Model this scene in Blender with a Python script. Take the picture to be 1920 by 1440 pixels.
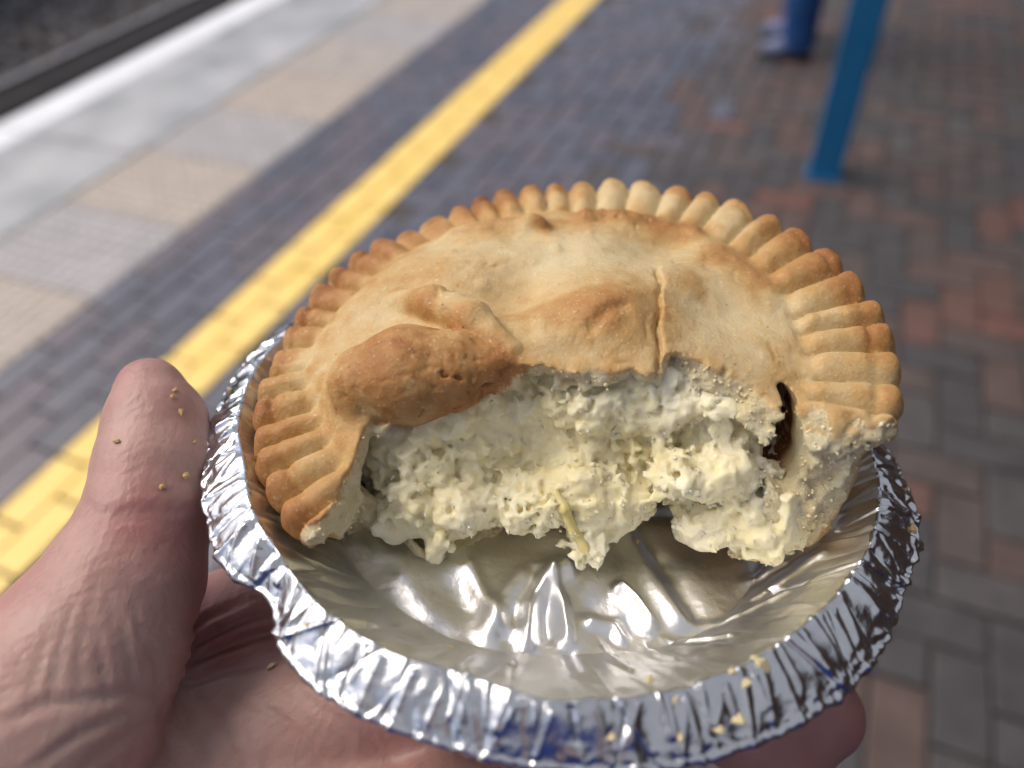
import bpy, math, random
import numpy as np
from mathutils import Matrix, Vector

random.seed(7)
SC = bpy.context.scene
COL = SC.collection
for o in list(bpy.data.objects):
    bpy.data.objects.remove(o)

# ------------------------------------------------------------------ camera frame
F = 1387.0                                   # focal length in px of the 1920 px wide frame
CX, CY = 960.0, 720.0
CAM_H = 1.40
DOWN = np.array([.051, .718, .694]); DOWN /= np.linalg.norm(DOWN)      # gravity in lens axes (right, down, forward)
UP = -DOWN
FW = np.array([0, 0, 1.]) - DOWN * DOWN[2]; FW /= np.linalg.norm(FW)
RT = np.cross(FW, UP)
L2W = np.array([RT, FW, UP])                 # rows: world axes in lens axes
CAM_POS = np.array([0, 0, CAM_H])
cam = bpy.data.cameras.new('camera')
cam.sensor_width = 36.0
cam.lens = 36.0 * F / 1920.0
cam.clip_start = 0.01
cam.clip_end = 3000
cam.dof.use_dof = True
cam.dof.focus_distance = 0.127
cam.dof.aperture_fstop = 8.6
cam_o = bpy.data.objects.new('camera', cam)
COL.objects.link(cam_o)
mw = Matrix.Identity(4)
for i, v in enumerate((np.array([1., 0, 0]), np.array([0, -1., 0]), np.array([0, 0, -1.]))):
    w_ = L2W @ v
    for j in range(3):
        mw[j][i] = w_[j]
mw[2][3] = CAM_H
cam_o.matrix_world = mw
SC.camera = cam_o

# ------------------------------------------------------------------ sky, sun, exposure
YAW = math.radians(25.94)                    # the platform runs this far to the right of straight ahead
SUN_EL, SUN_AZ = math.radians(58), math.radians(-72)   # azimuth from straight ahead, clockwise
world = bpy.data.worlds.new('World')
SC.world = world
world.use_nodes = True
wn, wl = world.node_tree.nodes, world.node_tree.links
wn.clear()
sky = wn.new('ShaderNodeTexSky'); sky.sky_type = 'NISHITA'; sky.sun_disc = False
sky.sun_elevation = SUN_EL; sky.sun_rotation = SUN_AZ
sky.air_density = 1.0; sky.dust_density = 6.0; sky.ozone_density = 1.0
hsv = wn.new('ShaderNodeHueSaturation'); hsv.inputs['Saturation'].default_value = 1.1
bg = wn.new('ShaderNodeBackground'); bg.inputs['Strength'].default_value = 0.13
wo = wn.new('ShaderNodeOutputWorld')
wl.new(sky.outputs[0], hsv.inputs['Color']); wl.new(hsv.outputs[0], bg.inputs['Color']); wl.new(bg.outputs[0], wo.inputs['Surface'])
sun = bpy.data.lights.new('sun', 'SUN'); sun.energy = 0.85; sun.angle = math.radians(50); sun.color = (1, .99, .98)
sun_o = bpy.data.objects.new('sun', sun); COL.objects.link(sun_o)
sd = Vector((math.sin(SUN_AZ) * math.cos(SUN_EL), math.cos(SUN_AZ) * math.cos(SUN_EL), math.sin(SUN_EL)))
sun_o.rotation_euler = sd.to_track_quat('Z', 'Y').to_euler()
SC.view_settings.view_transform = 'Standard'
SC.view_settings.look = 'None'
SC.view_settings.gamma = 1.0
SC.view_settings.exposure = 0.42
SC.view_settings.use_curve_mapping = False
SC.cycles.max_bounces = 8
SC.cycles.transparent_max_bounces = 8

# ------------------------------------------------------------------ frames
def frame(o, phi, rol):
    phi, rol = math.radians(phi), math.radians(rol)
    h = np.array([0, -math.sin(phi), math.cos(phi)]); r = np.array([1, 0, 0.]); n = np.cross(h, r)
    x = math.cos(rol) * r + math.sin(rol) * n
    return np.array(o), np.array([x, h, np.cross(x, h)])
TRAY = frame([.0095, .00733, .1441], 38.1, 4.28)      # held tray: origin at the centre of its rim
PIE = frame([.0095, -.0075, .1354], 45.5, -6.5)       # pie: origin at the centre of its crimped rim
def frame_matrix(fr):
    o, A = fr
    m = Matrix.Identity(4)
    for i in range(3):
        w_ = L2W @ A[i]
        for j in range(3):
            m[j][i] = w_[j]
    p = L2W @ o + CAM_POS
    for j in range(3):
        m[j][3] = p[j]
    return m
def ray(px, py):
    return np.array([(px - CX) / F, (py - CY) / F, 1.])
def on(fr, px, py, z):                       # point of plane z (mm) of a frame that a photo point shows
    o, A = fr; r = ray(px, py); t = (z / 1000 + o @ A[2]) / (r @ A[2])
    return A @ (r * t - o) * 1000
def at(fr, px, py, depth):
    o, A = fr
    return A @ (ray(px, py) * depth - o) * 1000
def to_px(fr, P):
    o, A = fr
    c = o + (np.asarray(P) / 1000) @ A
    return np.stack([CX + F * c[..., 0] / c[..., 2], CY + F * c[..., 1] / c[..., 2]], -1)
PLAT = Matrix.Rotation(-YAW, 4, 'Z')         # local x: across the platform (tracks at -x), local y: along it
def plat_px(u, v, z=0):
    wv = np.array(PLAT @ Vector((u, v, z))) - CAM_POS
    c = L2W.T @ wv
    return (CX + F * c[0] / c[2], CY + F * c[1] / c[2], c[2])

# ------------------------------------------------------------------ mesh helpers
def link(o, parent=None):
    COL.objects.link(o)
    if parent is not None:
        o.parent = parent
    return o
def tag(o, label=None, cat=None, group=None, kind=None):
    if label: o['label'] = label
    if cat: o['category'] = cat
    if group: o['group'] = group
    if kind: o['kind'] = kind
    return o
def empty(name, matrix=None):
    o = bpy.data.objects.new(name, None); COL.objects.link(o)
    o.empty_display_size = .05
    if matrix is not None: o.matrix_world = matrix
    return o
def mesh_arrays(name, verts, faces, mat, smooth=True, attrs=None):
    """faces: (n,4) or (n,3) int array"""
    me = bpy.data.meshes.new(name)
    verts = np.ascontiguousarray(verts, np.float32); faces = np.ascontiguousarray(faces, np.int32)
    n, k = faces.shape
    me.vertices.add(len(verts)); me.vertices.foreach_set('co', verts.ravel())
    me.loops.add(n * k); me.loops.foreach_set('vertex_index', faces.ravel())
    me.polygons.add(n)
    me.polygons.foreach_set('loop_start', np.arange(0, n * k, k, dtype=np.int32))
    me.polygons.foreach_set('loop_total', np.full(n, k, np.int32))
    me.polygons.foreach_set('use_smooth', np.full(n, smooth, bool))
    me.update(calc_edges=True)
    for an, av in (attrs or {}).items():
        a = me.attributes.new(an, 'FLOAT', 'POINT'); a.data.foreach_set('value', np.ascontiguousarray(av, np.float32))
    me.validate()
    if mat: me.materials.append(mat)
    return me
class MB:
    """collects boxes, prisms and tubes into one mesh"""
    def __init__(s): s.v, s.f = [], []
    def add(s, vs, fs):
        b = len(s.v); s.v += [tuple(p) for p in vs]; s.f += [tuple(i + b for i in f) for f in fs]
    def box(s, x0, x1, y0, y1, z0, z1, bev=0):
        if bev <= 0:
            s.add([(x, y, z) for z in (z0, z1) for y in (y0, y1) for x in (x0, x1)],
                  [(0, 2, 3, 1), (4, 5, 7, 6), (0, 1, 5, 4), (2, 6, 7, 3), (0, 4, 6, 2), (1, 3, 7, 5)])
        else:
            b = bev
            rings = [[(x0, y0, z0), (x1, y0, z0), (x1, y1, z0), (x0, y1, z0)],
                     [(x0, y0, z1 - b), (x1, y0, z1 - b), (x1, y1, z1 - b), (x0, y1, z1 - b)],
                     [(x0 + b * .3, y0 + b * .3, z1 - b * .3), (x1 - b * .3, y0 + b * .3, z1 - b * .3), (x1 - b * .3, y1 - b * .3, z1 - b * .3), (x0 + b * .3, y1 - b * .3, z1 - b * .3)],
                     [(x0 + b, y0 + b, z1), (x1 - b, y0 + b, z1), (x1 - b, y1 - b, z1), (x0 + b, y1 - b, z1)]]
            vs = [p for r in rings for p in r]; fs = [(3, 2, 1, 0), (12, 13, 14, 15)]
            for k in range(3):
                for i in range(4):
                    a, c = k * 4 + i, k * 4 + (i + 1) % 4
                    fs.append((a, c, c + 4, a + 4))
            s.add(vs, fs)
    def extrude(s, prof, y0, y1):            # closed (x,z) outline along y
        n = len(prof)
        s.add([(x, y0, z) for x, z in prof] + [(x, y1, z) for x, z in prof],
              [(i, (i + 1) % n, n + (i + 1) % n, n + i) for i in range(n)] + [tuple(range(n))[::-1], tuple(range(n, 2 * n))])
    def mesh(s, name, mat, smooth=False):
        me = bpy.data.meshes.new(name); me.from_pydata(s.v, [], s.f); me.update()
        if smooth: me.polygons.foreach_set('use_smooth', np.ones(len(me.polygons), bool))
        if mat: me.materials.append(mat)
        return me
    def build(s, name, mat, parent=None, smooth=False):
        return link(bpy.data.objects.new(name, s.mesh(name, mat, smooth)), parent)

# ------------------------------------------------------------------ distance-field modelling
def sstep(a, b, x):
    t = np.clip((x - a) / (b - a), 0, 1); return t * t * (3 - 2 * t)
def smin(a, b, k):
    h = np.clip(.5 + .5 * (b - a) / k, 0, 1); return b + (a - b) * h - k * h * (1 - h)
def smax(a, b, k): return -smin(-a, -b, k)
def noise(P, scale, seed=0):                 # value noise in -1..1
    Q = np.asarray(P, np.float32) / np.float32(scale)
    Fl = np.floor(Q); f = Q - Fl; f = f * f * f * (f * (f * 6 - 15) + 10)
    I = Fl.astype(np.int32).view(np.uint32)
    out = np.zeros(f.shape[:-1], np.float32)
    C = [np.uint32(374761393), np.uint32(668265263), np.uint32(2147483647 - 18)]
    hx = [I[..., 0] * C[0] + np.uint32(seed * 974711 & 0xffffffff)]; hx.append(hx[0] + C[0])
    hy = [I[..., 1] * C[1]]; hy.append(hy[0] + C[1])
    hz = [I[..., 2] * C[2]]; hz.append(hz[0] + C[2])
    for a in (0, 1):
        wa = f[..., 0] if a else 1 - f[..., 0]
        for b in (0, 1):
            wb = wa * (f[..., 1] if b else 1 - f[..., 1])
            hxy = hx[a] ^ hy[b]
            for c in (0, 1):
                h = hxy + hz[c]
                h = (h ^ (h >> np.uint32(15))) * np.uint32(2246822519)
                h = (h ^ (h >> np.uint32(13))) * np.uint32(3266489917)
                h ^= h >> np.uint32(16)
                out += wb * (f[..., 2] if c else 1 - f[..., 2]) * (h & np.uint32(0xffffff)).astype(np.float32)
    return out * np.float32(2.0 / 0xffffff) - 1
def fbm(P, scale, seed=0, octv=3, gain=.5):
    s, a, t = 0, 1, 0
    for i in range(octv):
        s = s + a * noise(P, scale, seed + i * 17); t += a; a *= gain; scale *= .48
    return s / t
def cone(P, a, b, ra, rb):                   # tapered capsule
    a = np.asarray(a, np.float32); b = np.asarray(b, np.float32); ab = b - a
    X, Y, Z = P
    t = np.clip(((X - a[0]) * ab[0] + (Y - a[1]) * ab[1] + (Z - a[2]) * ab[2]) / max(float(ab @ ab), 1e-9), 0, 1)
    return np.sqrt((X - a[0] - t * ab[0]) ** 2 + (Y - a[1] - t * ab[1]) ** 2 + (Z - a[2] - t * ab[2]) ** 2) - (ra + (rb - ra) * t)
def chain(P, pts, k=0):
    d = None
    for (p, r), (q, s_) in zip(pts, pts[1:]):
        c = cone(P, p, q, r, s_)
        d = c if d is None else (np.minimum(d, c) if k == 0 else smin(d, c, k))
    return d
def boxed(G_, fn, lo, hi, far=9.0):         # evaluate a field only inside a box, far away elsewhere
    out = np.full(G_.n, far, np.float32)
    sl = tuple(slice(max(0, int((a - o) / G_.h)), max(1, int((b - o) / G_.h) + 1)) for a, b, o in zip(lo, hi, G_.lo))
    out[sl] = np.minimum(fn((G_.X[sl[0]], G_.Y[:, sl[1]], G_.Z[:, :, sl[2]])), far)
    return out
def ell(P, c, r):
    X, Y, Z = P
    k = np.sqrt(((X - c[0]) / r[0]) ** 2 + ((Y - c[1]) / r[1]) ** 2 + ((Z - c[2]) / r[2]) ** 2)
    return (k - 1) * min(r)
class Grid:
    def __init__(s, lo, hi, h):
        s.lo = np.array(lo, np.float32); s.h = h
        s.n = [int(math.ceil((b - a) / h)) + 1 for a, b in zip(lo, hi)]
        ax = [np.float32(a) + np.arange(n, dtype=np.float32) * np.float32(h) for a, n in zip(lo, s.n)]
        s.X, s.Y, s.Z = ax[0][:, None, None], ax[1][None, :, None], ax[2][None, None, :]
    def P(s): return (s.X, s.Y, s.Z)
    def band(s, f, w):                       # indices and points where |f| < w
        m = np.abs(f) < w if w is not None else f
        i = np.nonzero(m)
        return m, s.lo + np.stack(i, -1).astype(np.float32) * np.float32(s.h)
    def nets(s, f):                          # surface nets: verts, quads
        n = f.shape
        neg = f < 0
        cnt = np.zeros([k - 1 for k in n], np.int8)
        offs = [(a, b, c) for a in (0, 1) for b in (0, 1) for c in (0, 1)]
        for a, b, c in offs:
            cnt += neg[a:n[0] - 1 + a, b:n[1] - 1 + b, c:n[2] - 1 + c]
        act = (cnt > 0) & (cnt < 8)
        I = np.stack(np.nonzero(act), -1)
        idx = np.full(act.shape, -1, np.int32); idx[act] = np.arange(len(I), dtype=np.int32)
        val = {o: f[I[:, 0] + o[0], I[:, 1] + o[1], I[:, 2] + o[2]] for o in offs}
        acc = np.zeros((len(I), 3), np.float32); num = np.zeros(len(I), np.float32)
        for o in offs:
            for ax in range(3):
                if o[ax] == 0:
                    q = list(o); q[ax] = 1; q = tuple(q)
                    va, vb = val[o], val[q]
                    m = (va < 0) != (vb < 0)
                    t = va[m] / (va[m] - vb[m])
                    p = np.tile(np.array(o, np.float32), (m.sum(), 1)); p[:, ax] = t
                    acc[m] += p; num[m] += 1
        V = s.lo + (I + acc / num[:, None]).astype(np.float32) * np.float32(s.h)
        quads = []
        for ax in range(3):
            b, c = (ax + 1) % 3, (ax + 2) % 3
            s0 = [slice(None)] * 3; s1 = [slice(None)] * 3
            s0[ax] = slice(0, n[ax] - 1); s1[ax] = slice(1, n[ax])
            for q in (b, c):
                s0[q] = slice(1, n[q] - 1); s1[q] = slice(1, n[q] - 1)
            A, B = neg[tuple(s0)], neg[tuple(s1)]
            for flip, m in ((False, A & ~B), (True, ~A & B)):
                E = np.stack(np.nonzero(m), -1)
                E[:, b] += 1; E[:, c] += 1
                def cell(db, dc):
                    K = E.copy(); K[:, b] -= db; K[:, c] -= dc
                    return idx[K[:, 0], K[:, 1], K[:, 2]]
                q = np.stack([cell(1, 1), cell(0, 1), cell(0, 0), cell(1, 0)], -1)
                quads.append(q[:, ::-1] if flip else q)
        return V, np.concatenate(quads)
def relax(V, Q, it=1, lam=.5):
    for _ in range(it):
        acc = np.zeros_like(V); num = np.zeros(len(V), np.float32)
        for i in range(4):
            a, b = Q[:, i], Q[:, (i + 1) % 4]
            for ax in range(3):
                acc[:, ax] += np.bincount(a, V[b, ax], len(V)).astype(np.float32)
                acc[:, ax] += np.bincount(b, V[a, ax], len(V)).astype(np.float32)
            num += np.bincount(a, minlength=len(V)).astype(np.float32) + np.bincount(b, minlength=len(V)).astype(np.float32)
        V = V + lam * (acc / np.maximum(num, 1)[:, None] - V)
    return V
def normals(V, Q):
    n = np.cross(V[Q[:, 2]] - V[Q[:, 0]], V[Q[:, 3]] - V[Q[:, 1]])
    N = np.zeros_like(V)
    for i in range(4):
        for ax in range(3):
            N[:, ax] += np.bincount(Q[:, i], n[:, ax], len(V)).astype(np.float32)
    return N / np.maximum(np.linalg.norm(N, axis=1), 1e-9)[:, None]
def seg_dist2(P, pts):                       # distance of 2-D points to a polyline, and the place along it
    best = np.full(len(P), 1e9, np.float32); along = np.zeros(len(P), np.float32)
    pts = np.asarray(pts, np.float32); n = len(pts) - 1
    for i in range(n):
        a, b = pts[i], pts[i + 1]; ab = b - a
        t = np.clip(((P - a) @ ab) / max(float(ab @ ab), 1e-9), 0, 1)
        d = np.linalg.norm(P - a - t[:, None] * ab, axis=1)
        m = d < best
        best[m] = d[m]; along[m] = (i + t[m]) / n
    return best, along

# ------------------------------------------------------------------ materials
def nodes(name):
    m = bpy.data.materials.new(name); m.use_nodes = True
    nt = m.node_tree
    return m, nt.nodes, nt.links, nt.nodes['Principled BSDF']
def N(nd, t, **kw):
    n = nd.new(t)
    for k, v in kw.items():
        if k in n.inputs.keys(): n.inputs[k].default_value = v
        else: setattr(n, k, v)
    return n
def ramp(nd, stops):
    r = nd.new('ShaderNodeValToRGB'); e = r.color_ramp.elements
    while len(e) < len(stops): e.new(.5)
    for el, (p, c) in zip(e, stops):
        el.position = p; el.color = (*c, 1) if len(c) == 3 else c
    return r
def mixc(nd, lk, fac, a, b, mode='MIX'):
    m = nd.new('ShaderNodeMix'); m.data_type = 'RGBA'; m.blend_type = mode
    for sock, v in ((m.inputs[0], fac), (m.inputs[6], a), (m.inputs[7], b)):
        if hasattr(v, 'is_output') or hasattr(v, 'links'): lk.new(v, sock)
        else: sock.default_value = v if not isinstance(v, tuple) else (*v, 1)[:4]
    return m.outputs[2]
def bumps(nd, lk, bs, items):                # items: (height socket, strength, distance)
    prev = None
    for sock, st, di in items:
        b = N(nd, 'ShaderNodeBump'); b.inputs['Strength'].default_value = st; b.inputs['Distance'].default_value = di
        lk.new(sock, b.inputs['Height'])
        if prev: lk.new(prev, b.inputs['Normal'])
        prev = b.outputs[0]
    lk.new(prev, bs.inputs['Normal'])
def tex(nd, lk, scale, detail=3, rough=.55, coord='Object', vec=None):
    t = N(nd, 'ShaderNodeTexNoise', Scale=scale, Detail=detail, Roughness=rough)
    if vec is None:
        c = nd.new('ShaderNodeTexCoord'); vec = c.outputs[coord]
    lk.new(vec, t.inputs['Vector'])
    return t.outputs['Fac']

def surface_mat(name, ca, cb, scale=20, rough=.8, bump=.3, dist=.002, fine=200, spec=.5, rough_var=0, world=False):
    m, nd, lk, bs = nodes(name)
    if world:
        g = nd.new('ShaderNodeNewGeometry'); vec = g.outputs['Position']
    else:
        c = nd.new('ShaderNodeTexCoord'); vec = c.outputs['Object']
    n1 = tex(nd, lk, scale, 4, vec=vec); n2 = tex(nd, lk, fine, 3, vec=vec)
    r = ramp(nd, [(.3, ca), (.7, cb)]); lk.new(n1, r.inputs[0])
    col = mixc(nd, lk, .35, r.outputs[0], n2, 'OVERLAY')
    lk.new(col, bs.inputs['Base Color'])
    bs.inputs['Roughness'].default_value = rough
    bs.inputs['Specular IOR Level'].default_value = spec
    if rough_var:
        mr = N(nd, 'ShaderNodeMapRange'); mr.inputs['To Min'].default_value = rough - rough_var; mr.inputs['To Max'].default_value = rough + rough_var
        lk.new(n1, mr.inputs['Value']); lk.new(mr.outputs[0], bs.inputs['Roughness'])
    bumps(nd, lk, bs, [(n2, bump, dist)])
    return m

# ================================================================== SETTING: platform and track
U_EDGE, U_WHITE, U_TACT, U_BLUE, U_YEL, U_HERR = -3.56, -3.34, -2.69, -2.07, -1.635, -1.43
V0, V1 = -6.0, 22.0
m_bed = surface_mat('joint_sand', (.06, .054, .052), (.09, .08, .076), 30, .95, world=True)
m_conc = surface_mat('coping_concrete', (.26, .27, .265), (.45, .455, .45), 3.2, .33, .25, .002, 160, rough_var=.14, world=True)
m_white = surface_mat('white_edge_paint', (.64, .66, .67), (.78, .80, .80), 6, .45, .15, .001, 120, world=True)
m_tact = [surface_mat('tactile_concrete_' + n, a, b, 9, .62, .3, .002, 220, rough_var=.1, world=True) for n, a, b in
          (('buff', (.33, .30, .27), (.43, .39, .345)), ('grey', (.31, .30, .295), (.41, .39, .38)), ('sand', (.36, .315, .265), (.45, .395, .34)))]
def brick_mat(name, ca, cb, rough):
    return surface_mat(name, ca, cb, 14, rough, .5, .0015, 240, rough_var=.08, world=True)
m_blue = [brick_mat('blue_brick_' + n, a, b, .29) for n, a, b in
          (('slate', (.074, .075, .094), (.112, .112, .135)), ('plum', (.084, .074, .086), (.125, .106, .118)), ('ink', (.056, .058, .074), (.09, .09, .108)))]
m_brk = [brick_mat('paving_brick_' + n, a, b, .55) for n, a, b in
         (('brown', (.072, .048, .043), (.112, .076, .066)), ('charcoal', (.042, .04, .043), (.07, .066, .068)), ('grey', (.056, .051, .052), (.084, .076, .075)),
          ('red', (.115, .054, .042), (.15, .072, .056)), ('rust', (.10, .055, .044), (.135, .072, .058)), ('umber', (.062, .05, .046), (.092, .073, .066)))]
def yellow_paint():
    m, nd, lk, bs = nodes('yellow_line_paint')
    g = nd.new('ShaderNodeNewGeometry'); v = g.outputs['Position']
    n1, n2 = tex(nd, lk, 7, 4, vec=v), tex(nd, lk, 90, 4, .7, vec=v)
    r = ramp(nd, [(.3, (.76, .535, .13)), (.7, (.84, .615, .19))]); lk.new(n1, r.inputs[0])
    w = ramp(nd, [(.66, (0, 0, 0)), (.74, (1, 1, 1))]); lk.new(n2, w.inputs[0])
    lk.new(mixc(nd, lk, w.outputs[0], r.outputs[0], (.28, .22, .15)), bs.inputs['Base Color'])
    bs.inputs['Roughness'].default_value = .5
    bumps(nd, lk, bs, [(n2, .3, .001)])
    return m
m_yel = yellow_paint()

mb = MB()
mb.extrude([(U_EDGE, -.012), (U_EDGE, -.10), (U_EDGE + .12, -.14), (U_EDGE + .12, -1.0), (9, -1.0), (9, -.012)][::-1], V0, V1)
platform = mb.build('platform', m_bed); platform.matrix_world = PLAT
tag(platform, 'brick paved railway platform with buff tactile strip and yellow line', None, None, 'structure')

# coping slabs along the edge, each with its white painted nosing
k = 0
v = -4.80
cop_me, nose_me = None, None
while v < V1 - 1:
    if cop_me is None:
        b = MB(); b.box(U_WHITE + .002, U_TACT - .006, .006, .974, -.0115, 0, .006); cop_me = b.mesh('coping_slab', m_conc)
        b = MB(); b.box(U_EDGE - .02, U_WHITE - .002, .006, .974, -.0115, .001, .008); nose_me = b.mesh('edge_nosing', m_white)
    s_ = link(bpy.data.objects.new('coping_slab', cop_me), platform); s_.location = (0, v, random.uniform(0, .0015))
    s_ = link(bpy.data.objects.new('edge_nosing', nose_me), platform); s_.location = (0, v, random.uniform(0, .001))
    v += .98
# tactile slabs with rows of flat-topped blisters
def tact_mesh(mat):
    b = MB(); L, W = .45, U_BLUE - U_TACT - .008
    b.box(0, W, .003, L - .003, -.0115, -.001, .003)
    nx, ny = 11, 8
    for i in range(nx):
        for j in range(ny):
            x, y = W * (i + .5) / nx, L * (j + .5) / ny
            n = 8
            ring = lambda r, z: [(x + r * math.cos(2 * math.pi * q / n), y + r * math.sin(2 * math.pi * q / n), z) for q in range(n)]
            b.add(ring(.015, -.002) + ring(.010, .0065), [(q, (q + 1) % n, n + (q + 1) % n, n + q) for q in range(n)] + [tuple(range(n, 2 * n))])
    return b.mesh('tactile_slab', mat)
t_me = [tact_mesh(m) for m in m_tact]
v = -4.65
while v < 12:
    s_ = link(bpy.data.objects.new('tactile_slab', random.choice(t_me)), platform); s_.location = (U_TACT + .004, v, random.uniform(-.001, .001))
    v += .45

# bricks: two runs of blue stretchers, two painted yellow, then herringbone
BL, BW, GAP = .2, .1, .005
cand = []                                    # (u, v, rot, kind)
row = 0
for i in range(4):
    w_ = (U_YEL - U_BLUE) / 4
    for j in range(int((V1 - V0) / .205)):
        cand.append((U_BLUE + w_ * (i + .5), V0 + .205 * (j + .5 * (i % 2)) + .1, 1, 'blue', w_ - GAP))
for i in range(2):
    w_ = (U_HERR - U_YEL) / 2
    for j in range(int((V1 - V0) / .205)):
        cand.append((U_YEL + w_ * (i + .5), V0 + .205 * (j + .5 * ((i + 1) % 2)) + .1, 1, 'yellow', w_ - GAP))
STEP = .1025
for a in range(-5, 110):
    for b_ in range(-160, 230):
        # herringbone unit cell of 4 x 4 steps: rows shift by one
        s4 = (a - b_) % 4
        if s4 == 0: cand.append((U_HERR + .002 + (a + 1) * STEP, b_ * STEP + STEP / 2, 0, 'herr', BW - .0025))
        elif s4 == 3: cand.append((U_HERR + .002 + a * STEP + STEP / 2, (b_ + 1) * STEP, 1, 'herr', BW - .0025))
def ok(c):
    u, v = c[0], c[1]
    if not (V0 < v < 14): return False
    if c[3] == 'herr' and not (U_HERR + (.101 if c[2] == 0 else .05) < u < 3.2): return False
    return True
cand = [c for c in cand if ok(c)]
# half bricks close the herringbone along the yellow line
mesh_cache = {}
def brick_mesh(wd, mat):
    key = (round(wd, 4), mat.name)
    if key not in mesh_cache:
        b = MB(); b.box(-BL / 2 + .001, BL / 2 - .0035, -wd / 2, wd / 2, -.0115, 0, .004); mesh_cache[key] = b.mesh('brick', mat)
    return mesh_cache[key]
def hidden(px, py):
    if ((px - 1055) / 660) ** 2 + ((py - 890) / 560) ** 2 < 1: return True
    return (px < 380 and py > 720 and px > 200) or (py > 1150 and px < 1000)
rank = []
rnd = random.Random(3)
for c in cand:
    px, py, dz = plat_px(c[0], c[1])
    vis = dz > .2 and -40 < px < 1960 and -40 < py < 1480 and not hidden(px, py)
    kind = c[3]
    if kind == 'blue': mat = rnd.choice(m_blue)
    elif kind == 'yellow': mat = m_yel
    else:
        t = (c[0] - U_HERR) / 1.6 + rnd.gauss(0, .13)
        if t < .45: mat = rnd.choice(m_blue)
        else: mat = rnd.choices(m_brk, (4, 2.6, 1.8, .45, 1.5, 3.5))[0]
    rank.append((dz if vis else 1e6 + abs(c[1]), c, mat, rnd.uniform(-.0012, .0012), rnd.uniform(-.006, .006)))
rank.sort(key=lambda q: q[0])
for dz, c, mat, z, tw in rank[:300]:
    o = link(bpy.data.objects.new('brick', brick_mesh(c[4], mat)), platform)
    o.location = (c[0], c[1], z); o.rotation_euler = (0, 0, (math.pi / 2 if c[2] else 0) + tw)
# the rest of the paving, one mesh with the same brick shape
base = MB(); base.box(-BL / 2 + .001, BL / 2 - .0035, -.5, .5, -.0115, 0, .004)
BV = np.array(base.v, np.float32); BF = [f for f in base.f]
rest = rank[300:]
mats_all = m_blue + m_brk + [m_yel]
Vs, Fs, Mi = [], [], []
quad = np.array([f for f in BF if len(f) == 4], np.int32)
for n_, (dz, c, mat, z, tw) in enumerate(rest):
    vv = BV.copy()
    wd = c[4]
    vv[:, 1] = np.sign(vv[:, 1]) * (wd / 2 - (.5 - np.abs(vv[:, 1])))
    a = (math.pi / 2 if c[2] else 0) + tw
    ca, sa = math.cos(a), math.sin(a)
    q = np.stack([c[0] + vv[:, 0] * ca - vv[:, 1] * sa, c[1] + vv[:, 0] * sa + vv[:, 1] * ca, vv[:, 2] + z], -1)
    Vs.append(q); Fs.append(quad + n_ * len(BV)); Mi.append(np.full(len(quad), mats_all.index(mat), np.int32))
me = mesh_arrays('brick_paving', np.concatenate(Vs), np.concatenate(Fs), None, smooth=False)
for m_ in mats_all: me.materials.append(m_)
mi_ = np.concatenate(Mi)
if len(mi_) == len(me.polygons): me.polygons.foreach_set('material_index', mi_)
bp = link(bpy.data.objects.new('brick_paving', me), platform); tag(bp, None, None, None, 'stuff')

# ---- the ground and track below the platform edge
m_gnd = surface_mat('track_soil', (.04, .036, .032), (.09, .08, .07), 3, .95, world=True)
b = MB(); b.box(-400, 400, -400, 400, -1.4, -1.02)
gnd = b.build('ground', m_gnd); gnd.matrix_world = PLAT; tag(gnd, 'dark trackside ground beyond the platform', None, None, 'structure')
m_stone = [surface_mat('ballast_' + n, a, b_, 25, .85, .4, .004, 90, world=True) for n, a, b_ in
           (('grey', (.17, .165, .165), (.30, .29, .28)), ('brown', (.17, .14, .12), (.28, .235, .20)), ('dark', (.08, .078, .08), (.15, .145, .14)))]
rs = np.random.default_rng(5)
ico_v = np.array([(0, 0, 1), (.9, 0, .3), (.28, .85, .3), (-.72, .52, .3), (-.72, -.52, .3), (.28, -.85, .3), (.72, .52, -.4), (-.28, .85, -.4), (-.9, 0, -.4), (-.28, -.85, -.4), (.72, -.52, -.4), (0, 0, -1)], np.float32)
ico_f = np.array([(0, 1, 2), (0, 2, 3), (0, 3, 4), (0, 4, 5), (0, 5, 1), (1, 6, 2), (2, 7, 3), (3, 8, 4), (4, 9, 5), (5, 10, 1), (6, 7, 2), (7, 8, 3), (8, 9, 4), (9, 10, 5), (10, 6, 1), (7, 6, 11), (8, 7, 11), (9, 8, 11), (10, 9, 11), (6, 10, 11)], np.int32)
n_st = 11000
pos = np.stack([rs.uniform(-9.6, -4.0, n_st), rs.uniform(-3.5, 12, n_st), -1.0 + rs.uniform(0, .05, n_st)], -1)
sz = rs.uniform(.022, .045, n_st)[:, None, None] * (1 + .3 * rs.normal(size=(n_st, 12, 1))).clip(.6, 1.5)
ang = rs.uniform(0, 6.28, n_st); R2 = np.stack([np.stack([np.cos(ang), -np.sin(ang)], -1), np.stack([np.sin(ang), np.cos(ang)], -1)], 1)
vv = np.repeat(ico_v[None], n_st, 0); vv[:, :, :2] = np.einsum('nij,nkj->nki', R2, vv[:, :, :2]); vv = vv * sz + pos[:, None]
ff = (ico_f[None] + np.arange(n_st)[:, None, None] * 12).reshape(-1, 3)
me = mesh_arrays('ballast', vv.reshape(-1, 3), ff, None, smooth=False)
for m_ in m_stone: me.materials.append(m_)
me.polygons.foreach_set('material_index', np.repeat(rs.integers(0, 3, n_st), 20).astype(np.int32))
bal = link(bpy.data.objects.new('ballast', me)); bal.matrix_world = PLAT
tag(bal, 'grey brown ballast stones on the track bed below the platform', 'ballast', None, 'stuff')
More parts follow.
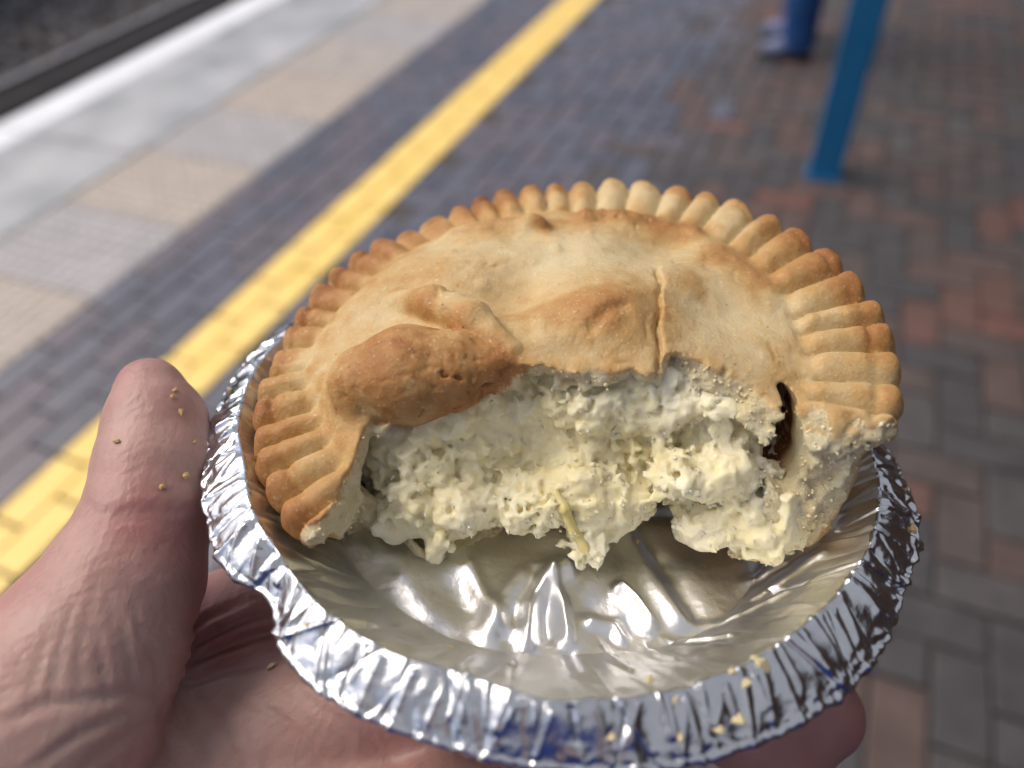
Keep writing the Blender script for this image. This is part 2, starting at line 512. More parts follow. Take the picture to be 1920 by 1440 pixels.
# rails: bull-nosed head, web and foot
m_rail = surface_mat('rail_steel', (.016, .014, .014), (.03, .026, .024), 8, .7, .3, .002, 120, world=True)
m_head = surface_mat('rail_head_steel', (.30, .30, .31), (.42, .42, .43), 5, .38, .1, .001, 90, world=True); 
def rail(u, lab):
    b = MB()
    b.extrude([(u - .07, -.965), (u + .07, -.965), (u + .07, -.95), (u + .012, -.93), (u + .012, -.86), (u + .034, -.85), (u + .034, -.826), (u - .034, -.826), (u - .034, -.85), (u - .012, -.86), (u - .012, -.93), (u - .07, -.95)], -2, 20)
    o = b.build('rail', m_rail); o.matrix_world = PLAT
    tag(o, lab, 'rail', 'rails of the track')
    b = MB(); b.extrude([(u - .034, -.8255), (u + .034, -.8255), (u + .03, -.815), (u - .03, -.815)], -2, 20)
    b.build('running_surface', m_head, o)
rail(-6.33, 'dark rail with a grey worn top beyond the white platform edge')
b = MB()
for i in range(11): b.box(-6.16, -5.72, -2 + i * 2.0 + .004, i * 2.0 - .004, -1.0, -.80, .012)  # black boxes added to stand in for the dark gap past the platform edge
m_strip = surface_mat('dark_strip_black', (.006, .006, .007), (.014, .013, .013), 8, .9, .3, .002, 60, world=True)
gb = b.build('dark_strip', m_strip); gb.matrix_world = PLAT; tag(gb, 'black strip added for the dark gap beyond the platform edge', 'dark strip')
# dark brick retaining wall on the far side of the track
m_wall = surface_mat('sooty_brick', (.04, .037, .04), (.08, .072, .07), 5, .9, .4, .004, 60, world=True)
b = MB(); b.box(-10.2, -9.6, -14, 26, -1.0, 2.4, .03); fw_ = b.build('retaining_wall', m_wall); fw_.matrix_world = PLAT
tag(fw_, 'sooty wall on the far side of the track', 'wall')

# ---- blue steel column and canopy
def paint_mat(name, ca, cb, rough):
    m, nd, lk, bs = nodes(name)
    n1 = tex(nd, lk, 3, 4); n2 = tex(nd, lk, 140, 2)
    r = ramp(nd, [(.3, ca), (.7, cb)]); lk.new(n1, r.inputs[0]); lk.new(r.outputs[0], bs.inputs['Base Color'])
    bs.inputs['Roughness'].default_value = rough
    bumps(nd, lk, bs, [(n2, .1, .0006)])
    return m
m_post = paint_mat('blue_gloss_paint', (.004, .115, .28), (.006, .14, .34), .45)
m_roof = surface_mat('roof_sheet', (.30, .30, .31), (.42, .42, .42), 2, .7, .2, .003, 40)
post = empty('platform_column', PLAT @ Matrix.Translation((.012, 2.735, 0)))
tag(post, 'square blue painted steel column standing on the brick platform', 'column')
b = MB(); b.box(-.055, .055, -.055, .055, .0, 3.3); o = b.build('shaft', m_post, post)
bv = o.modifiers.new('bevel', 'BEVEL'); bv.width = .006; bv.segments = 3
b = MB(); b.box(-.062, .062, -.062, .062, .0, .012, .004); b.build('base_plate', m_post, post)
b = MB(); b.extrude([(.055, 2.7), (.055, 2.9), (.75, 3.3), (.95, 3.3)], -.02, .02); b.build('bracket', m_post, post)
canopy = empty('platform_canopy', PLAT); tag(canopy, 'glazed canopy roof on blue beams above the platform', 'canopy')
def glaze_mat():
    m, nd, lk, bs = nodes('milky_glazing')
    t = nd.new('ShaderNodeBsdfTranslucent'); n1 = tex(nd, lk, 1.5, 4)
    r = ramp(nd, [(.3, (.50, .52, .54)), (.7, (.60, .62, .64))]); lk.new(n1, r.inputs[0]); lk.new(r.outputs[0], t.inputs['Color'])
    lk.new(t.outputs[0], nd['Material Output'].inputs['Surface'])
    return m
m_glaze = glaze_mat()
C_U0, C_U1, C_U2 = -.7, 4.8, 7.0
def zc(u): return 3.42 + .085 * (u - C_U0)
b = MB(); b.extrude([(C_U1, zc(C_U1)), (C_U1, zc(C_U1) + .06), (C_U2, zc(C_U2) + .06), (C_U2, zc(C_U2))][::-1], -14, 26); b.build('roof_deck', m_roof, canopy)
pane = None
for i in range(20):
    y0 = -14 + i * 2.0
    b = MB(); b.extrude([(C_U0 + .03, zc(C_U0 + .03) + .02), (C_U0 + .03, zc(C_U0 + .03) + .026), (C_U1 - .01, zc(C_U1) + .026), (C_U1 - .01, zc(C_U1) + .02)][::-1], y0 + .03, y0 + 1.97); b.build('roof_pane', m_glaze, canopy)
    b = MB(); b.extrude([(C_U0 + .03, zc(C_U0 + .03) - .03), (C_U0 + .03, zc(C_U0 + .03) + .03), (C_U1 - .01, zc(C_U1) + .03), (C_U1 - .01, zc(C_U1) - .03)][::-1], y0 - .026, y0 + .026); b.build('glazing_bar', m_post, canopy)
b = MB(); b.box(C_U0 - .02, C_U0 + .028, -14, 26, 3.30, 3.5); b.build('fascia', m_post, canopy)
b = MB(); b.box(-.05, .05, -14, 26, 3.3, 3.40); b.build('beam', m_post, canopy)
m_render = surface_mat('block_wall_brick', (.20, .10, .07), (.30, .16, .11), 4, .85, .3, .003, 60)
b = MB(); b.box(7.0, 7.5, -5, 26, -.011, 4.2); b.box(-1.3, 7.5, -5.6, -5.001, -.011, 4.2); bw = b.build('light_block_walls', m_render); bw.matrix_world = PLAT  # unseen L-shaped walls, added to block low light at right and behind
tag(bw, 'unseen red brick walls at the back and end of the platform, added to block light', 'blocking wall')

# ================================================================== THE PIE (millimetres, then metres)
def lerp_tab(x, xs, ys): return np.interp(x, xs, ys).astype(np.float32)
def crimp(th, r):
    tw = -.004 * (r - 52) * np.clip(np.cos(th - .3), -.2, 1)
    ph = 50 * th / (2 * np.pi) - .7 * np.sin(th) + .22 * np.sin(3 * th + 1) + .07 * np.sin(7 * th + .4) + .05 * np.sin(13 * th) + .05 * np.sin(19 * th + 1.3) + .03 * np.sin(31 * th) + tw * 8
    x = 2 * (ph - np.floor(ph)) - 1
    return np.maximum(1 - np.abs(x) ** 2.2, 0), np.floor(ph), np.sqrt(np.maximum(1 - x * x, 0))
LID_X = [-62, -43, -40, -37, -34.5, -33, -25, -15, -8, 0, 13.5, 15.2, 17, 20, 28, 37, 48, 54, 62]
LID_Y = [-37, -37, -36, -31, -25, -21, -17, -15.5, -15.5, -15, -17.5, -17.5, -13, -13, -15, -17, -17.5, -14.5, -12]
BAS_X = [-62, -44, -38, -30, -24, -17, -10, -4, 5, 10, 14, 18, 22, 27, 35, 40, 45, 50, 62]
BAS_Y = [-26, -24, -24, -28, -31, -24, -21, -21, -22, -19, -13, -22, -28, -32, -31, -29, -26, -23, -22]
KNOB = [((-33, -13, 6.3), 6.8), ((-26, -12.5, 7.0), 8.2), ((-18.5, -12.7, 7.5), 6.6), ((-12.2, -13.2, 8.2), 3.6), ((-7, -14, 8.6), .8)]
FOLD = [((-30, 7, 7.2), 2.4), ((-22.5, 2, 10.0), 3.2), ((-15, -4.5, 11.2), 3.2), ((-8.8, -11.5, 10), 1.8)]
def line_g(X, Y, pts, sig):                  # gaussian ridge along a polyline
    best = None
    for a, b in zip(pts, pts[1:]):
        ab = (b[0] - a[0], b[1] - a[1]); L = ab[0] ** 2 + ab[1] ** 2
        t = np.clip(((X - a[0]) * ab[0] + (Y - a[1]) * ab[1]) / L, 0, 1)
        d = (X - a[0] - t * ab[0]) ** 2 + (Y - a[1] - t * ab[1]) ** 2
        best = d if best is None else np.minimum(best, d)
    return np.exp(-best / (sig * sig))
CRACK = [(18.8, 13), (17.9, 10), (18.3, 7), (17.4, 3.5), (17.0, -1), (15.6, -5), (15.9, -9), (15.0, -14)]
def dome(X, Y):
    q = np.sqrt((X + 5) ** 2 + (Y - 0) ** 2)
    return .3 + 10.8 * (1 - np.clip(q / 45, 0, 1.3) ** 1.9)
def feat(X, Y):                              # where a mark of the lid lies on the raised dome
    z = np.clip(dome(X, Y), 0, 12) - 6
    return X * (1 + .009 * z), Y + 1.15 * z
def lid_height(X, Y):
    r = np.sqrt(X * X + Y * Y)
    ta = np.arctan2(Y, X)
    wl_ = np.exp(-(((ta - 3.0 + np.pi) % (2 * np.pi) - np.pi) / .75) ** 2)
    r = r - 3.6 * wl_ + 1.0 * np.sin(5 * ta + .5) + .9 * np.sin(9 * ta + 2) - 1.5 * np.exp(-((ta - .35) / .3) ** 2)
    z = dome(X, Y) - .5 * np.maximum(r - 40.5, 0) ** 1.5 + 1.6 * wl_ * sstep(24, 36, r)
    X, Y = feat(X, Y)
    def g(cx, cy, sx, sy, a=0.): 
        ca, sa = math.cos(a), math.sin(a); dx, dy = X - cx, Y - cy
        return np.exp(-((dx * ca + dy * sa) / sx) ** 2 - ((-dx * sa + dy * ca) / sy) ** 2)
    z = z + 3.2 * g(8.5, 0, 8, 7) - 3.8 * g(-8, 10, 8.5, 6.0, .3) - 2.2 * g(20, 19, 7, 5.5, -.4) + 2.0 * g(-22, 18, 13, 7, .6)
    z = z - 1.8 * g(27, -2, 9, 8) + 1.0 * g(42, -8, 7, 10) - 1.0 * g(1, -9, 5, 4)
    z = z + 2.2 * line_g(X, Y, [(6.5, 31), (11, 30.5), (18, 28), (27, 22.5)], 2.4) + 1.7 * line_g(X, Y, [(29, 18), (34, 9), (37, 2)], 3.6)
    z = z + 1.6 * line_g(X, Y, [(-20, 28), (-12, 30), (-4, 29)], 2.6) * sstep(26.0, 27.2, Y + .03 * X)
    z = z + 2.2 * line_g(X, Y, [(-5, 28.2), (-2.5, 27.6)], 1.5)
    z = z - .9 * line_g(X, Y, [(5, -4.5), (7.5, -2), (10.5, -.8)], 1.2)
    z = z + .9 * sstep(-.3, .3, X - 17.2 + .12 * (3 - Y)) * np.exp(-np.maximum(X - 17, 0) / 5) * sstep(15, 11, Y)
    z = z - .6 * line_g(X, Y, [(-40, 14), (-30, 27), (-14, 35)], 3)
    z = z - 1.9 * line_g(X, Y, CRACK, .34) * sstep(14, 8, Y)
    return z.astype(np.float32)
def pie_fields(G, fine=True):
    X, Y, Z = G.P()
    r = np.sqrt(X * X + Y * Y); th = np.arctan2(Y, X)
    c, cell, rnd_ = crimp(th, r)
    cs = c ** .62
    wob = .5 + .5 * np.sin(cell * 12.9898)   # each crimp a little different
    rout = 56.0 + (1.2 + .7 * wob) * rnd_ + .6 * np.sin(5 * th + 2) - 1.2 * np.exp(-((th - 2.2) / .3) ** 2)
    win = sstep(38.5, 44.5, r - 2.5 * np.exp(-(((th - 3.0 + np.pi) % (2 * np.pi) - np.pi) / .75) ** 2))
    flat = 1 - .75 * np.exp(-((th - 2.18) / .2) ** 2)
    zr = -1.9 + .5 * np.sin(4 * th) + 3.5 * cs * win * flat - .10 * np.maximum(r - 50, 0) + (wob - .5) * .5
    neck = sstep(.45, .75, .5 + .5 * np.sin(cell * 4.1)) 
    zr = zr - (.2 + .55 * neck) * np.exp(-((r - 52.6 - wob) / .75) ** 2)
    zr = zr - 2.6 * sstep(-2.6, .2, r - rout) ** 2
    zl = lid_height(X, Y)
    top = smax(zl, zr, 2.4)
    f_top = (Z - top) * .86
    rw = 47.5 + (Z + 26) / 26 * 6.0 + 4.5 * np.exp(-((th + .42) / .5) ** 2) * np.clip(-Z / 26, 0, 1)
    bowl = smax(r - rw, (-26.5 - Z), 3.5)
    flange = smax(r - rout, (-5.4 - Z), 2.0)
    body = smin(bowl, flange, 2.5)
    outer = smax(f_top, body, 1.2)
    P = (X, Y, Z)
    kn = boxed(G, lambda p: chain(p, KNOB, 1.5), (-52, -30, -10), (0, 6, 19)); fo = boxed(G, lambda p: chain(p, FOLD, 1.0), (-42, -20, -6), (0, 20, 19))
    outer = smin(outer, fo, 1.2); outer = smin(outer, kn, np.float32(.6) + 2.6 * sstep(-24, -38, X))
    lw_ = 3.2 * np.exp(-((th + 2.45) / .45) ** 2) + 11.0 * np.exp(-((th + .42) / .34) ** 2)
    inner = smax(smax((Z - (zl - 4.4)) * .86, r - (rw - 5.2 - lw_), 2.5), (-26.5 + 3.4) - Z, 2.5)
    return outer.astype(np.float32), inner.astype(np.float32), kn, fo
def cut_field(P3, soft=0):
    """how far in front of the bitten face a point lies (positive: eaten)"""
    X, Y, Z = P3
    t = sstep(-20, -3, Z)
    y = lerp_tab(X, BAS_X, BAS_Y) * (1 - t) + lerp_tab(X, LID_X, LID_Y) * t
    y = y - 1.15 * np.clip(4 - Z, 0, 7) * t * sstep(10, 18, X) * sstep(60, 50, X)
    return y - Y
HC = .44
G = Grid((-62, -46, -31.5), (62, 62, 20), HC)
outer, inner, kn, fo = pie_fields(G)
X, Y, Z = G.P()
cut = cut_field((X, Y, Z)) * .8
inner = np.minimum(inner, ell((X, Y, Z), (34.0, -12, -7.0), (3.9, 26, 7.4)))
crust = np.maximum(outer, -inner)
# the torn faces are rough, the baked skin nearly smooth
mx = np.maximum(crust, cut)
m, Pb = G.band((np.abs(crust) < 1.3) & (cut < 3) | (np.abs(mx) < 2.9) & (np.abs(cut) < 3.1), None)
cb = cut[m]; ob = outer[m]; ib = inner[m]
rough = 1.5 * noise(Pb, 5.5, 3) + 1.0 * noise(Pb, 2.6, 4) + .75 * noise(Pb, 1.3, 5) + .35 * noise(Pb, .8, 6)
keep_knob = np.minimum(kn[m], 9)
cb = cb + rough * .85
nb_ = noise(Pb, 2.6, 9)
ob = ob + .42 * noise(Pb, 7.5, 8) + .16 * nb_ - .22 * sstep(.45, .8, noise(Pb, 3.4, 14)) + .07 * noise(Pb, 1.1, 10)
knm = sstep(2.2, .3, keep_knob)
cr_ = np.abs(noise(Pb * np.array([1., 1.4, 1.], np.float32), 3.6, 21)); cr2 = np.abs(noise(Pb, 2.1, 22))
ob = ob + knm * (.55 * sstep(.05, .0, cr_) * sstep(-.2, .4, noise(Pb, 8, 23) + .15) + .12 * sstep(.06, 0, cr2) + .07 * noise(Pb, 1.2, 24))
lidm = sstep(1, 3, Pb[:, 2])
ob = ob + lidm * .35 * sstep(.03, 0, np.abs(noise(Pb, 9, 15))) * sstep(.15, .45, noise(Pb, 12, 16))
ib = ib + .9 * noise(Pb, 6, 12) + .35 * noise(Pb, 2.2, 13)
# brown crackled ridge at the back right
rm = np.clip(line_g(*feat(Pb[:, 0], Pb[:, 1]), [(6.5, 31), (11, 30.5), (18, 28), (27, 22.5), (34, 9), (37, 2)], 3.2), 0, 1) * sstep(3, 5, Pb[:, 2])
ob = ob + rm * (.5 * noise(Pb, 1.7, 31) + .7 * sstep(.1, 0, np.abs(noise(Pb, 3, 32))))
crust[m] = smax(np.maximum(ob, -ib), cb, .35)
out_n = outer.copy(); out_n[m] = ob
big = ~m
crust[big] = mx[big]
mk, Pk = G.band(kn, 2.2)
ck = np.abs(noise(Pk * np.array([1., 1.5, 1.2], np.float32), 4.2, 21)); ck2 = np.abs(noise(Pk, 2.3, 22))
where = np.clip(sstep(-31, -35, Pk[:, 0]) + sstep(-22, -16, Pk[:, 0]) + sstep(.0, .5, noise(Pk, 7, 23)), 0, 1)
knn = kn.copy()
knn[mk] = kn[mk] + .12 * noise(Pk, 2.6, 25) + .10 * noise(Pk, 1.2, 24) + where * (1.0 * sstep(.085, .0, ck) + .5 * sstep(.09, 0, ck2))
knn = np.maximum(knn, -boxed(G, lambda p: chain(p, [((-20.5, -5, 15), 1.3), ((-14.5, -8.2, 13.6), 1.5), ((-9, -12.6, 10.8), 1.0)]), (-26, -19, 4), (-4, 2, 20)))
crust = smin(crust, np.maximum(knn, -5.0 - Z), .5)
V, Q = G.nets(crust)
V = relax(V, Q, 1, .35)
# ---- how well baked each spot of the crust is, where it is torn open, and the darkened hollow
def sample(Gd, f, V):
    i = np.clip(((V - Gd.lo) / Gd.h).round().astype(int), 0, np.array(f.shape) - 1)
    return f[i[:, 0], i[:, 1], i[:, 2]]
od = sample(G, out_n, V)
torn = sstep(-.35, -1.0, od)
FV = np.stack([*feat(V[:, 0], V[:, 1]), V[:, 2]], -1)
rV = np.hypot(V[:, 0], V[:, 1]); tV = np.arctan2(V[:, 1], V[:, 0])
cV, cellV, _r = crimp(tV, rV)
n6, n20, n2 = noise(V, 6, 51), noise(V, 17, 52), noise(V, 2.2, 53)
brown = .31 + .20 * n20 + .13 * n6 + .06 * n2
rimm = sstep(46.5, 56.5, rV + 1.5 * n6) * sstep(-6.5, -2.5, V[:, 2])
brown = brown + rimm * (.14 + .27 * cV) * (.8 + .5 * n20) + .18 * sstep(40, 45, rV) * (cV - .45)
brown = brown + .10 * np.exp(-((tV - 2.5) / .7) ** 2) * sstep(46, 50, rV)
torn = torn * (1 - sstep(1.1, .5, sample(G, kn, V)) * sstep(-4, -1, V[:, 2]))
knv = sstep(1.6, -.2, sample(G, kn, V)); fov = sstep(1.2, -.2, sample(G, fo, V))
kc = np.exp(-((FV[:, 0] + 24) / 9) ** 2 - ((FV[:, 1] + 13) / 6.5) ** 2)
crk = sstep(.10, .02, np.abs(noise(V * np.array([1., 1.5, 1.2], np.float32), 4.2, 21))) * knv
brown = brown + .25 * crk + knv * (.08 + .26 * kc + .14 * n6 + .08 * n20 + .07 * n2 + .30 * np.exp(-((FV[:, 0] + 9) / 4.5) ** 2)) + .15 * fov * (1 + n6)
brown = brown + .58 * np.clip(line_g(FV[:, 0], FV[:, 1], [(6.5, 31), (11, 30.5), (18, 28), (27, 22.5)], 3.0), 0, 1) + .38 * line_g(FV[:, 0], FV[:, 1], [(31, 14), (34, 9), (36, 3)], 4.0)
brown = brown + .30 * np.exp(-((FV[:, 0] - 8) / 8) ** 2 - ((FV[:, 1] + 1.5) / 5.5) ** 2) + .22 * np.exp(-((FV[:, 0] + 4) / 9) ** 2 - ((FV[:, 1] - 3) / 4) ** 2)
brown = brown + .55 * np.exp(-((FV[:, 0] + 2.5) / 1.8) ** 2 - ((FV[:, 1] - 27.5) / 1.6) ** 2) + .14 * line_g(FV[:, 0], FV[:, 1], [(-18, 29.5), (-6, 30)], 3)
brown = brown - .20 * np.exp(-((FV[:, 0] - 2) / 13) ** 2 - ((FV[:, 1] - 17) / 8) ** 2) - .12 * np.exp(-((FV[:, 0] - 24) / 7) ** 2 - ((FV[:, 1] + 5) / 9) ** 2)
under = sstep(-5, -9, V[:, 2]); brown = brown * (1 - .35 * under) + .12 * under
brown = np.where(brown > .55, .55 + (brown - .55) * .45, brown)
ind = sample(G, inner, V); cav_dark = sstep(1.2, .3, np.abs(ind)) * sstep(-4.0, -10.0, cut_field((V[:, 0], V[:, 1], V[:, 2])) + 1.5 * n6)
torn = torn * (1 - cav_dark); brown = brown * (1 - cav_dark) + cav_dark * (.97 + .03 * n6)  # cooked brown hollow walls, darkened further in to stand for its shade
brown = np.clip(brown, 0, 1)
def crust_mat():
    m, nd, lk, bs = nodes('baked_pastry')
    ab = N(nd, 'ShaderNodeAttribute', attribute_name='brown'); at_ = N(nd, 'ShaderNodeAttribute', attribute_name='torn')
    nf, ng, nm = tex(nd, lk, 1500, 3, .6), tex(nd, lk, 420, 4, .6), tex(nd, lk, 140, 4)
    ad = N(nd, 'ShaderNodeMath', operation='MULTIPLY_ADD'); lk.new(ng, ad.inputs[0]); ad.inputs[1].default_value = .34; ad.inputs[2].default_value = -.17
    a2 = N(nd, 'ShaderNodeMath', operation='ADD'); lk.new(ab.outputs['Fac'], a2.inputs[0]); lk.new(ad.outputs[0], a2.inputs[1])
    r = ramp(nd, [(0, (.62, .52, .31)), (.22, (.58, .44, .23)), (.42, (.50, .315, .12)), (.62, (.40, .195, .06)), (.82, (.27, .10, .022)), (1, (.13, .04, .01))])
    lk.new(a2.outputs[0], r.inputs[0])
    tr_ = ramp(nd, [(.35, (.78, .66, .38)), (.65, (.86, .77, .52))]); lk.new(nm, tr_.inputs[0])
    col = mixc(nd, lk, at_.outputs['Fac'], r.outputs[0], tr_.outputs[0])
    # flour dust and tiny dark specks
    sp = ramp(nd, [(.60, (0, 0, 0)), (.70, (1, 1, 1))]); lk.new(nf, sp.inputs[0])
    fx = N(nd, 'ShaderNodeMath', operation='MULTIPLY'); lk.new(sp.outputs[0], fx.inputs[0]); fx.inputs[1].default_value = .32
    col = mixc(nd, lk, fx.outputs[0], col, (.80, .72, .56))
    vo = N(nd, 'ShaderNodeTexVoronoi', Scale=260); c = nd.new('ShaderNodeTexCoord'); lk.new(c.outputs['Object'], vo.inputs['Vector'])
    dk = ramp(nd, [(.05, (1, 1, 1)), (.075, (0, 0, 0))]); lk.new(vo.outputs['Distance'], dk.inputs[0])
    fd = N(nd, 'ShaderNodeMath', operation='MULTIPLY'); lk.new(dk.outputs[0], fd.inputs[0]); fd.inputs[1].default_value = .5
    col = mixc(nd, lk, fd.outputs[0], col, (.20, .08, .02))
    lk.new(col, bs.inputs['Base Color'])
    bs.inputs['Roughness'].default_value = .58
    bs.inputs['Specular IOR Level'].default_value = .35
    bs.inputs['Subsurface Weight'].default_value = .25
    bs.inputs['Subsurface Radius'].default_value = (1.0, .5, .22)
    bs.inputs['Subsurface Scale'].default_value = .0022
    bumps(nd, lk, bs, [(nf, .38, .0005), (ng, .32, .0009)])
    nt_ = tex(nd, lk, 520, 6, .75)
    b3 = N(nd, 'ShaderNodeBump', Distance=.0012); lk.new(at_.outputs['Fac'], b3.inputs['Strength']); lk.new(nt_, b3.inputs['Height'])
    lk.new(bs.inputs['Normal'].links[0].from_socket, b3.inputs['Normal']); lk.new(b3.outputs[0], bs.inputs['Normal'])
    return m
m_crust = crust_mat()
pie = empty('pie', frame_matrix(PIE)); tag(pie, 'half eaten round pie with crimped golden crust and white potato filling', 'pie')
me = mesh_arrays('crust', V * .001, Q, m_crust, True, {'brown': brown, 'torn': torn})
crust_o = link(bpy.data.objects.new('crust', me), pie)
CR_V, CR_N = V, normals(V, Q)
CR_T = torn * sstep(4, 1, np.abs(cut_field((V[:, 0], V[:, 1], V[:, 2])))) * (CR_N[:, 1] < .3)
del kn, fo

# ---- potato filling
G2 = Grid((-45, -44, -27), (45, 34, 9.5), .39)
X, Y, Z = G2.P(); P = (X, Y, Z)
r = np.sqrt(X * X + Y * Y)
rw = 47.5 + (Z + 26) / 26 * 6.0
zi = lid_height(X, Y) - 4.6
tF = np.arctan2(Y, X)
inn = smax(smax((Z - zi) * .9, r - (rw - 5.6 - 3.2 * np.exp(-((tF + 2.45) / .45) ** 2)), 2.0), -23.6 - Z, 2.0)
FX = [-46, -38, -33, -26, -18, -10, 0, 8, 16, 24, 31, 36, 46]
def yfill(X, Z):
    hi = lerp_tab(X, FX, [-12, -13, -14, -14, -13, -11, -10.5, -11, -13, -13, -12, -8, -6])      # z = 2
    mid = lerp_tab(X, FX, [-14, -16, -20, -23, -21, -19, -18.5, -20, -21, -21, -18, -12, -10])   # z = -9
    lo = lerp_tab(X, FX, [-18, -20, -23, -25, -25, -24, -26, -25, -22, -26, -29, -29, -24])   # z = -19
    b_ = lerp_tab(X, FX, [-17, -17, -18, -19, -17, -16, -18, -17, -8, -22, -28, -29, -24])   # z = -26
    w1 = np.clip((Z + 9) / 11, 0, 1); w2 = np.clip((Z + 19) / 10, 0, 1); w3 = np.clip((Z + 26) / 7, 0, 1)
    a = b_ + (lo - b_) * w3
    a = a + (mid - a) * w2
    return a + (hi - a) * w1
yc = (yfill(X, Z) - Y) * .8
hole = ell(P, (34.6, -12, -5.5), (4.4, 30, 10))
gap = ell(P, (14, -18, -27), (5.5, 12, 7.5))
fil = np.maximum(np.maximum(inn, yc), -np.minimum(hole, gap))
lumps = [((-20, -27, -15), (6, 4, 4)), ((-29, -24, -12), (5, 4, 5)), ((21, -24.5, -10.5), (6.5, 4, 4)), ((3, -25, -13), (8, 4.5, 4)), ((-8, -25, -15), (7, 3.5, 3.5)),
         ((30, -27, -19), (7, 4.5, 4.5)), ((24, -27, -21), (5, 4, 3.5)), ((36, -27, -20.5), (5, 3.5, 3.5)), ((-24, -23, -17), (6, 4, 4)), 
         ((26, -14, -2), (4, 4, 5)), ((4, -14, -1), (6, 4, 3))]
for c_, r_ in lumps: fil = smin(fil, ell(P, c_, r_), 5.0)
strand = chain(P, [((0, -24, -15), 5.0), ((1.2, -28, -17.5), 4.0), ((1.2, -31, -18.5), 2.4), ((1.6, -33.5, -19.5), 1.0)], 1.5)
fil = smin(fil, strand, 1.5)
ribs = chain(P, [((30.5, -12, 1), 3.0), ((32, -13, -5), 2.8), ((31, -15, -11), 2.2)], 1)    # a smooth slice of onion by the hole
fil = np.maximum(fil, (Z - (lid_height(X, Y) - 3.6)) * .9)
# grains of mash stuck to the torn face
rgn = np.random.default_rng(77)
_m, Ps = G2.band((np.abs(fil + 1.5 * 0) < .3) & (Y < 4) & (Z > -24), None); wt = np.clip(.45 + noise(Ps, 7, 67), .05, 1.4); Ps = Ps[rgn.choice(len(Ps), 2600, p=wt / wt.sum(), replace=False)]
for q_ in Ps:
    r_ = .45 + .95 * rgn.random() ** 2.0
    c_ = q_ + rgn.normal(0, .25, 3)
    st = rgn.uniform(.6, 1.6, 3)
    i0 = np.maximum(((c_ - G2.lo - r_ * 1.6 - .9) / G2.h).astype(int), 0); i1 = np.minimum(((c_ - G2.lo + r_ * 1.6 + .9) / G2.h).astype(int) + 2, fil.shape)
    s_ = tuple(slice(a, b) for a, b in zip(i0, i1))
    d_ = np.sqrt(((G2.X[s_[0]] - c_[0]) / st[0]) ** 2 + ((G2.Y[:, s_[1]] - c_[1]) / st[1]) ** 2 + ((G2.Z[:, :, s_[2]] - c_[2]) / st[2]) ** 2) - r_
    fil[s_] = smin(fil[s_], d_.astype(np.float32), .8)
m, Pb = G2.band(fil, 3.0)
b1, b2, b3, b4 = noise(Pb, 8.5, 61), noise(Pb, 3.6, 62), noise(Pb, 1.9, 63), noise(Pb, 1.05, 64)
b5 = noise(Pb, .72, 65)
rg = np.clip(.9 + .6 * noise(Pb, 10, 66), .6, 1.4)
fb = fil[m] + 1.4 * b1 + .7 * b2 + rg * (.45 * (np.abs(b3) - .3) + .38 * b4 + .26 * b5)
fil[m] = fb
fil = np.maximum(fil, (Z - (lid_height(X, Y) - 3.4)) * .9)
V, Q = G2.nets(fil)
def filling_mat():
    m, nd, lk, bs = nodes('potato_filling')
    n1, n2, n3 = tex(nd, lk, 70, 4), tex(nd, lk, 500, 4, .65), tex(nd, lk, 1600, 2)
    r = ramp(nd, [(.3, (.80, .71, .41)), (.5, (.86, .79, .53)), (.72, (.91, .86, .68))]); lk.new(n1, r.inputs[0])
    c2 = mixc(nd, lk, .3, r.outputs[0], n2, 'OVERLAY')
    lk.new(c2, bs.inputs['Base Color'])
    bs.inputs['Roughness'].default_value = .5
    bs.inputs['Specular IOR Level'].default_value = .35
    bs.inputs['Subsurface Weight'].default_value = .6
    bs.inputs['Subsurface Radius'].default_value = (1.0, .85, .45)
    bs.inputs['Subsurface Scale'].default_value = .0022
    bumps(nd, lk, bs, [(n3, .3, .0003), (n2, .4, .0009)])
    return m
m_fill = filling_mat()
filling = link(bpy.data.objects.new('filling', mesh_arrays('filling', V * .001, Q, m_fill)), pie)
def grains(name, V, Nr, pick, n, s0, s1, mat, parent, seed):
    rg_ = np.random.default_rng(seed)
    w = np.clip(pick, 0, None); w = w / w.sum()
    i = rg_.choice(len(V), n, p=w)
    sz_ = s0 * (s1 / s0) ** (rg_.random(n) ** 1.8)
    sh = (ico_v[None] * (1 + .28 * rg_.normal(size=(n, 12, 1))).clip(.5, 1.6)) * rg_.uniform(.55, 1.25, (n, 1, 3))
    R3, _ = np.linalg.qr(rg_.normal(size=(n, 3, 3)))
    v = np.einsum('nij,nkj->nki', R3, sh) * sz_[:, None, None] + (V[i] + Nr[i] * (sz_ * .25)[:, None])[:, None]
    f = (ico_f[None] + np.arange(n)[:, None, None] * 12).reshape(-1, 3)
    o = link(bpy.data.objects.new(name, mesh_arrays(name, v.reshape(-1, 3) * .001, f, mat)), parent)
    tag(o, None, None, None, 'stuff'); return o
Nf = normals(V, Q)
vis_ = sstep(-.3, .3, -Nf[:, 1] * .8 + Nf[:, 2] * .5) * (V[:, 1] < -9) * np.clip(.35 + noise(V, 6, 68) * 1.2, .03, 1.2)
grains('potato_crumbs', V, Nf, vis_, 900, .15, .5, m_fill, filling, 41)
m_torn = surface_mat('torn_pastry_crumb', (.70, .58, .33), (.82, .73, .48), 300, .7, .3, .0004, 1500)
grains('crust_crumbs', CR_V, CR_N, CR_T, 900, .15, .5, m_torn, crust_o, 42)
